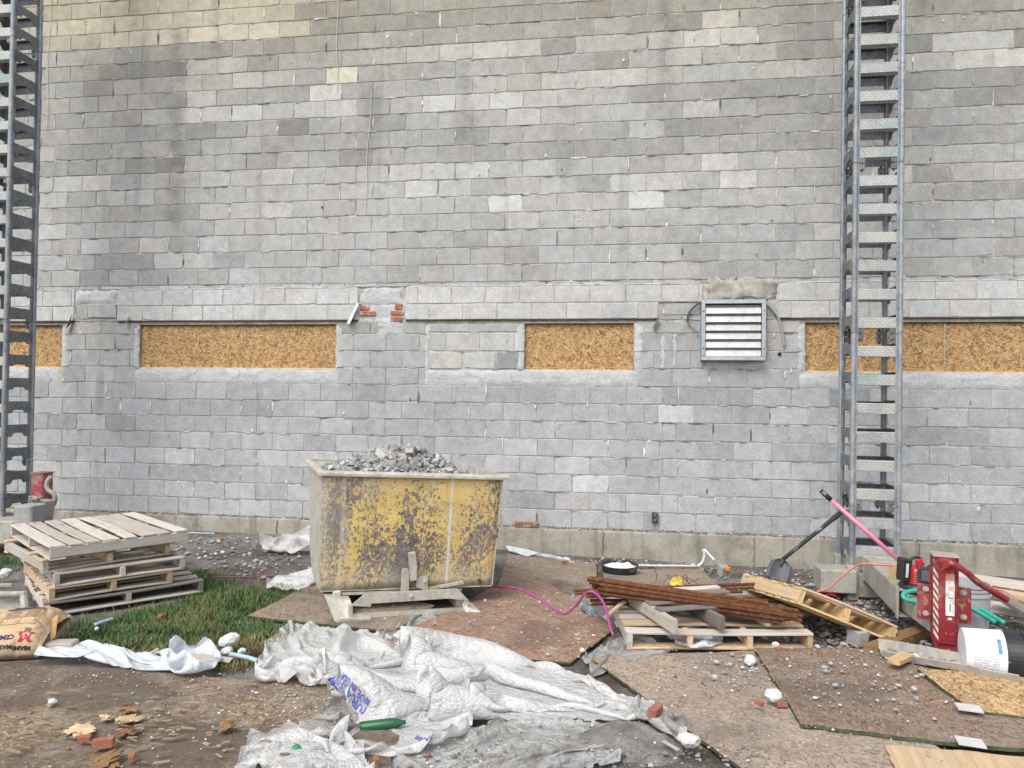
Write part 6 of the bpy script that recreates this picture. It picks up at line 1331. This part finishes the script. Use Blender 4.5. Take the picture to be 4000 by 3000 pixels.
gp_ = atg(3222, 2335); GL = thing('glove', 'crumpled red glove under the pink cord', 'glove', TR((gp_[0], gp_[1], gp_[2] + .03), rad(20)))
mb = MB(); bm = bmesh.new(); bmesh.ops.create_icosphere(bm, subdivisions=3, radius=1)
for v in bm.verts:
    k = 1 + .28 * mnoise.noise(v.co * 2.2) + .16 * mnoise.noise(v.co * 5 + Vector((3, 0, 0))); v.co = Vector((v.co.x * .09, v.co.y * .06, v.co.z * .035)) * k
mb.addbm(bm, (.30, .018, .03)); mb.build('palm', MAT['tone'], GL, True)
for k in range(4): MB().tube(curve_pts([(.06, -.035 + .022 * k, .008), (.11, -.045 + .028 * k, .018 - .006 * k), (.15, -.05 + .03 * k, -.01)], 4), [.015] * 8 + [.009], 8, col=(.30, .018, .03)).build('finger', MAT['tone'], GL, True)
MB().tube(curve_pts([(-.02, -.045, .01), (.01, -.075, .02), (.045, -.09, .0)], 4), [.015] * 8 + [.009], 8, col=(.30, .018, .03)).build('thumb', MAT['tone'], GL, True)
for px, py, dz, lb in ((3785, 2768, .068, 'pale grey tile lying on the clean strand board'), (3790, 2902, .05, 'pale grey tile lying on the dark board below the clean one')):
    p = atg(px, py, dz); tag(MB().box((0, 0, .004), (.11, .085, .006), (.52, .52, .51)).build('tile', MAT['tone'], None, M=TR(p, rad(-12))), lb, 'tile')
for px, py, dz, s, lb in ((330, 2895, .05, .03, 'small red brick piece on the rotten board, farther one'), (405, 2918, .05, .045, 'split red brick piece on the rotten board, larger one'), (515, 2965, .05, .025, 'orange brick chip on the rotten board near the bottom edge'), (3045, 2548, .03, .035, 'orange brick half at the right end of the ground pallet'), (2558, 2790, .05, .05, 'brown brick piece at the cement mound'), (2965, 2755, .05, .025, 'rusty red lump on the green edged board'), (3055, 2760, .03, .03, 'red brick chip at the dark board edge'), (1470, 2975, .06, .022, 'red pebble on the torn plastic'), (628, 2415, .03, .03, 'orange brick chip in the grass'), (2205, 2200, .03, .03, 'orange brick shard at the white film by the footing')):
    p = atg(px, py, dz); s *= .8; mb = MB(); mb.box((0, 0, s * .5), (s * 2.2, s * 1.2, s * 1.0), (.31, .125, .08), bev=s * .12); mb.v = [(x + U(-1, 1) * s * .12, y + U(-1, 1) * s * .12, z + U(-1, 1) * s * .08) for x, y, z in mb.v]; tag(mb.build('brick_piece', MAT['brick'], None, M=TR(p, U(0, 3))), lb, 'brick piece')
wh = (.62, .62, .61)
for px, py, dz, s, lb in ((3022, 2730, .05, .05, 'big white plaster lump at the edge of the dark board'), (2930, 2590, .03, .04, 'white plaster lump in front of the ground pallet'), (898, 2515, .06, .055, 'big white foam lump at the grass edge'), (888, 2552, .03, .035, 'white foam piece below the big foam lump'), (945, 2550, .03, .025, 'small white foam piece right of the big foam lump'), (378, 2460, .05, .018, 'white foam bead in the grass'), (235, 2435, .04, .06, 'white foam slab under the bottom pallet'), (205, 2746, .05, .018, 'white pebble on the rotten board'), (2275, 2545, .03, .02, 'yellowish white pebble on the reddish board'), (2690, 2905, .06, .04, 'white plaster crumb on the frayed plastic twist'), (2790, 2650, .03, .018, 'white pebble on the green edged board'), (3030, 2525, .16, .025, 'white stone on the bottom slat of the ground pallet'), (20, 2250, .05, .06, 'white foam lump at the left frame edge')):
    lump(lb, px, py, s, wh, dz, 'foam_lump' if 'foam' in lb else 'plaster_lump', 'foam' if 'foam' in lb else 'lump', .7)
GREYS = [('grey rubble stone lying on the soil left of the hopper', 'stones left of the hopper', [(1000, 2195), (975, 2165), (690, 2150), (640, 2195), (780, 2145), (905, 2245), (955, 2250), (1030, 2260), (880, 2215), (830, 2120), (1060, 2115), (730, 2165)], .015, .05, .0),
         ('grey rubble stone lying on the reddish board', 'stones on the reddish board', [(2140, 2560), (2180, 2460), (2235, 2430), (2290, 2470), (1920, 2540), (2050, 2365), (2260, 2500), (1940, 2425), (2150, 2400)], .012, .026, .02),
         ('pale grey stone lying on the dark right board', 'stones on the dark right board', [(3220, 2610), (3290, 2625), (3225, 2625), (3410, 2675), (3510, 2680), (3490, 2735), (3570, 2695), (3500, 2775), (3580, 2730), (3630, 2600), (3245, 2595), (3380, 2600), (3600, 2640), (3265, 2680)], .013, .03, .055),
         ('grey rubble stone lying by the leaning pallet', 'stones by the leaning pallet', [(3120, 2420), (3200, 2440), (3320, 2400), (3400, 2420), (3450, 2380), (3360, 2360), (3440, 2450), (3230, 2480), (3150, 2480), (3500, 2430), (3100, 2330), (3170, 2290), (3310, 2290), (3520, 2520), (3450, 2560), (3330, 2545)], .02, .045, .01),
         ('grey stone lying before the ground pallet', 'stones before the ground pallet', [(2860, 2560), (2890, 2580), (2840, 2600), (2900, 2610), (2830, 2630), (2920, 2560), (2940, 2615), (2870, 2680), (2800, 2590)], .014, .026, .025),
         ('grey stone lying in the grass', 'stones in the grass', [(870, 2425), (970, 2440), (1000, 2450), (800, 2520), (860, 2525), (930, 2445)], .02, .045, .0)]
for lb, gp_, pts, s0, s1, dz in GREYS:
    for px, py in pts: v = U(.28, .46); lump(lb, px, py, U(s0, s1) * .75, (v, v * .985, v * .95), dz, 'stone', 'stone', .6, 'stone', gp_)
for px, py, r in ((3480, 2480, 0), (3560, 2530, 1)):
    pass
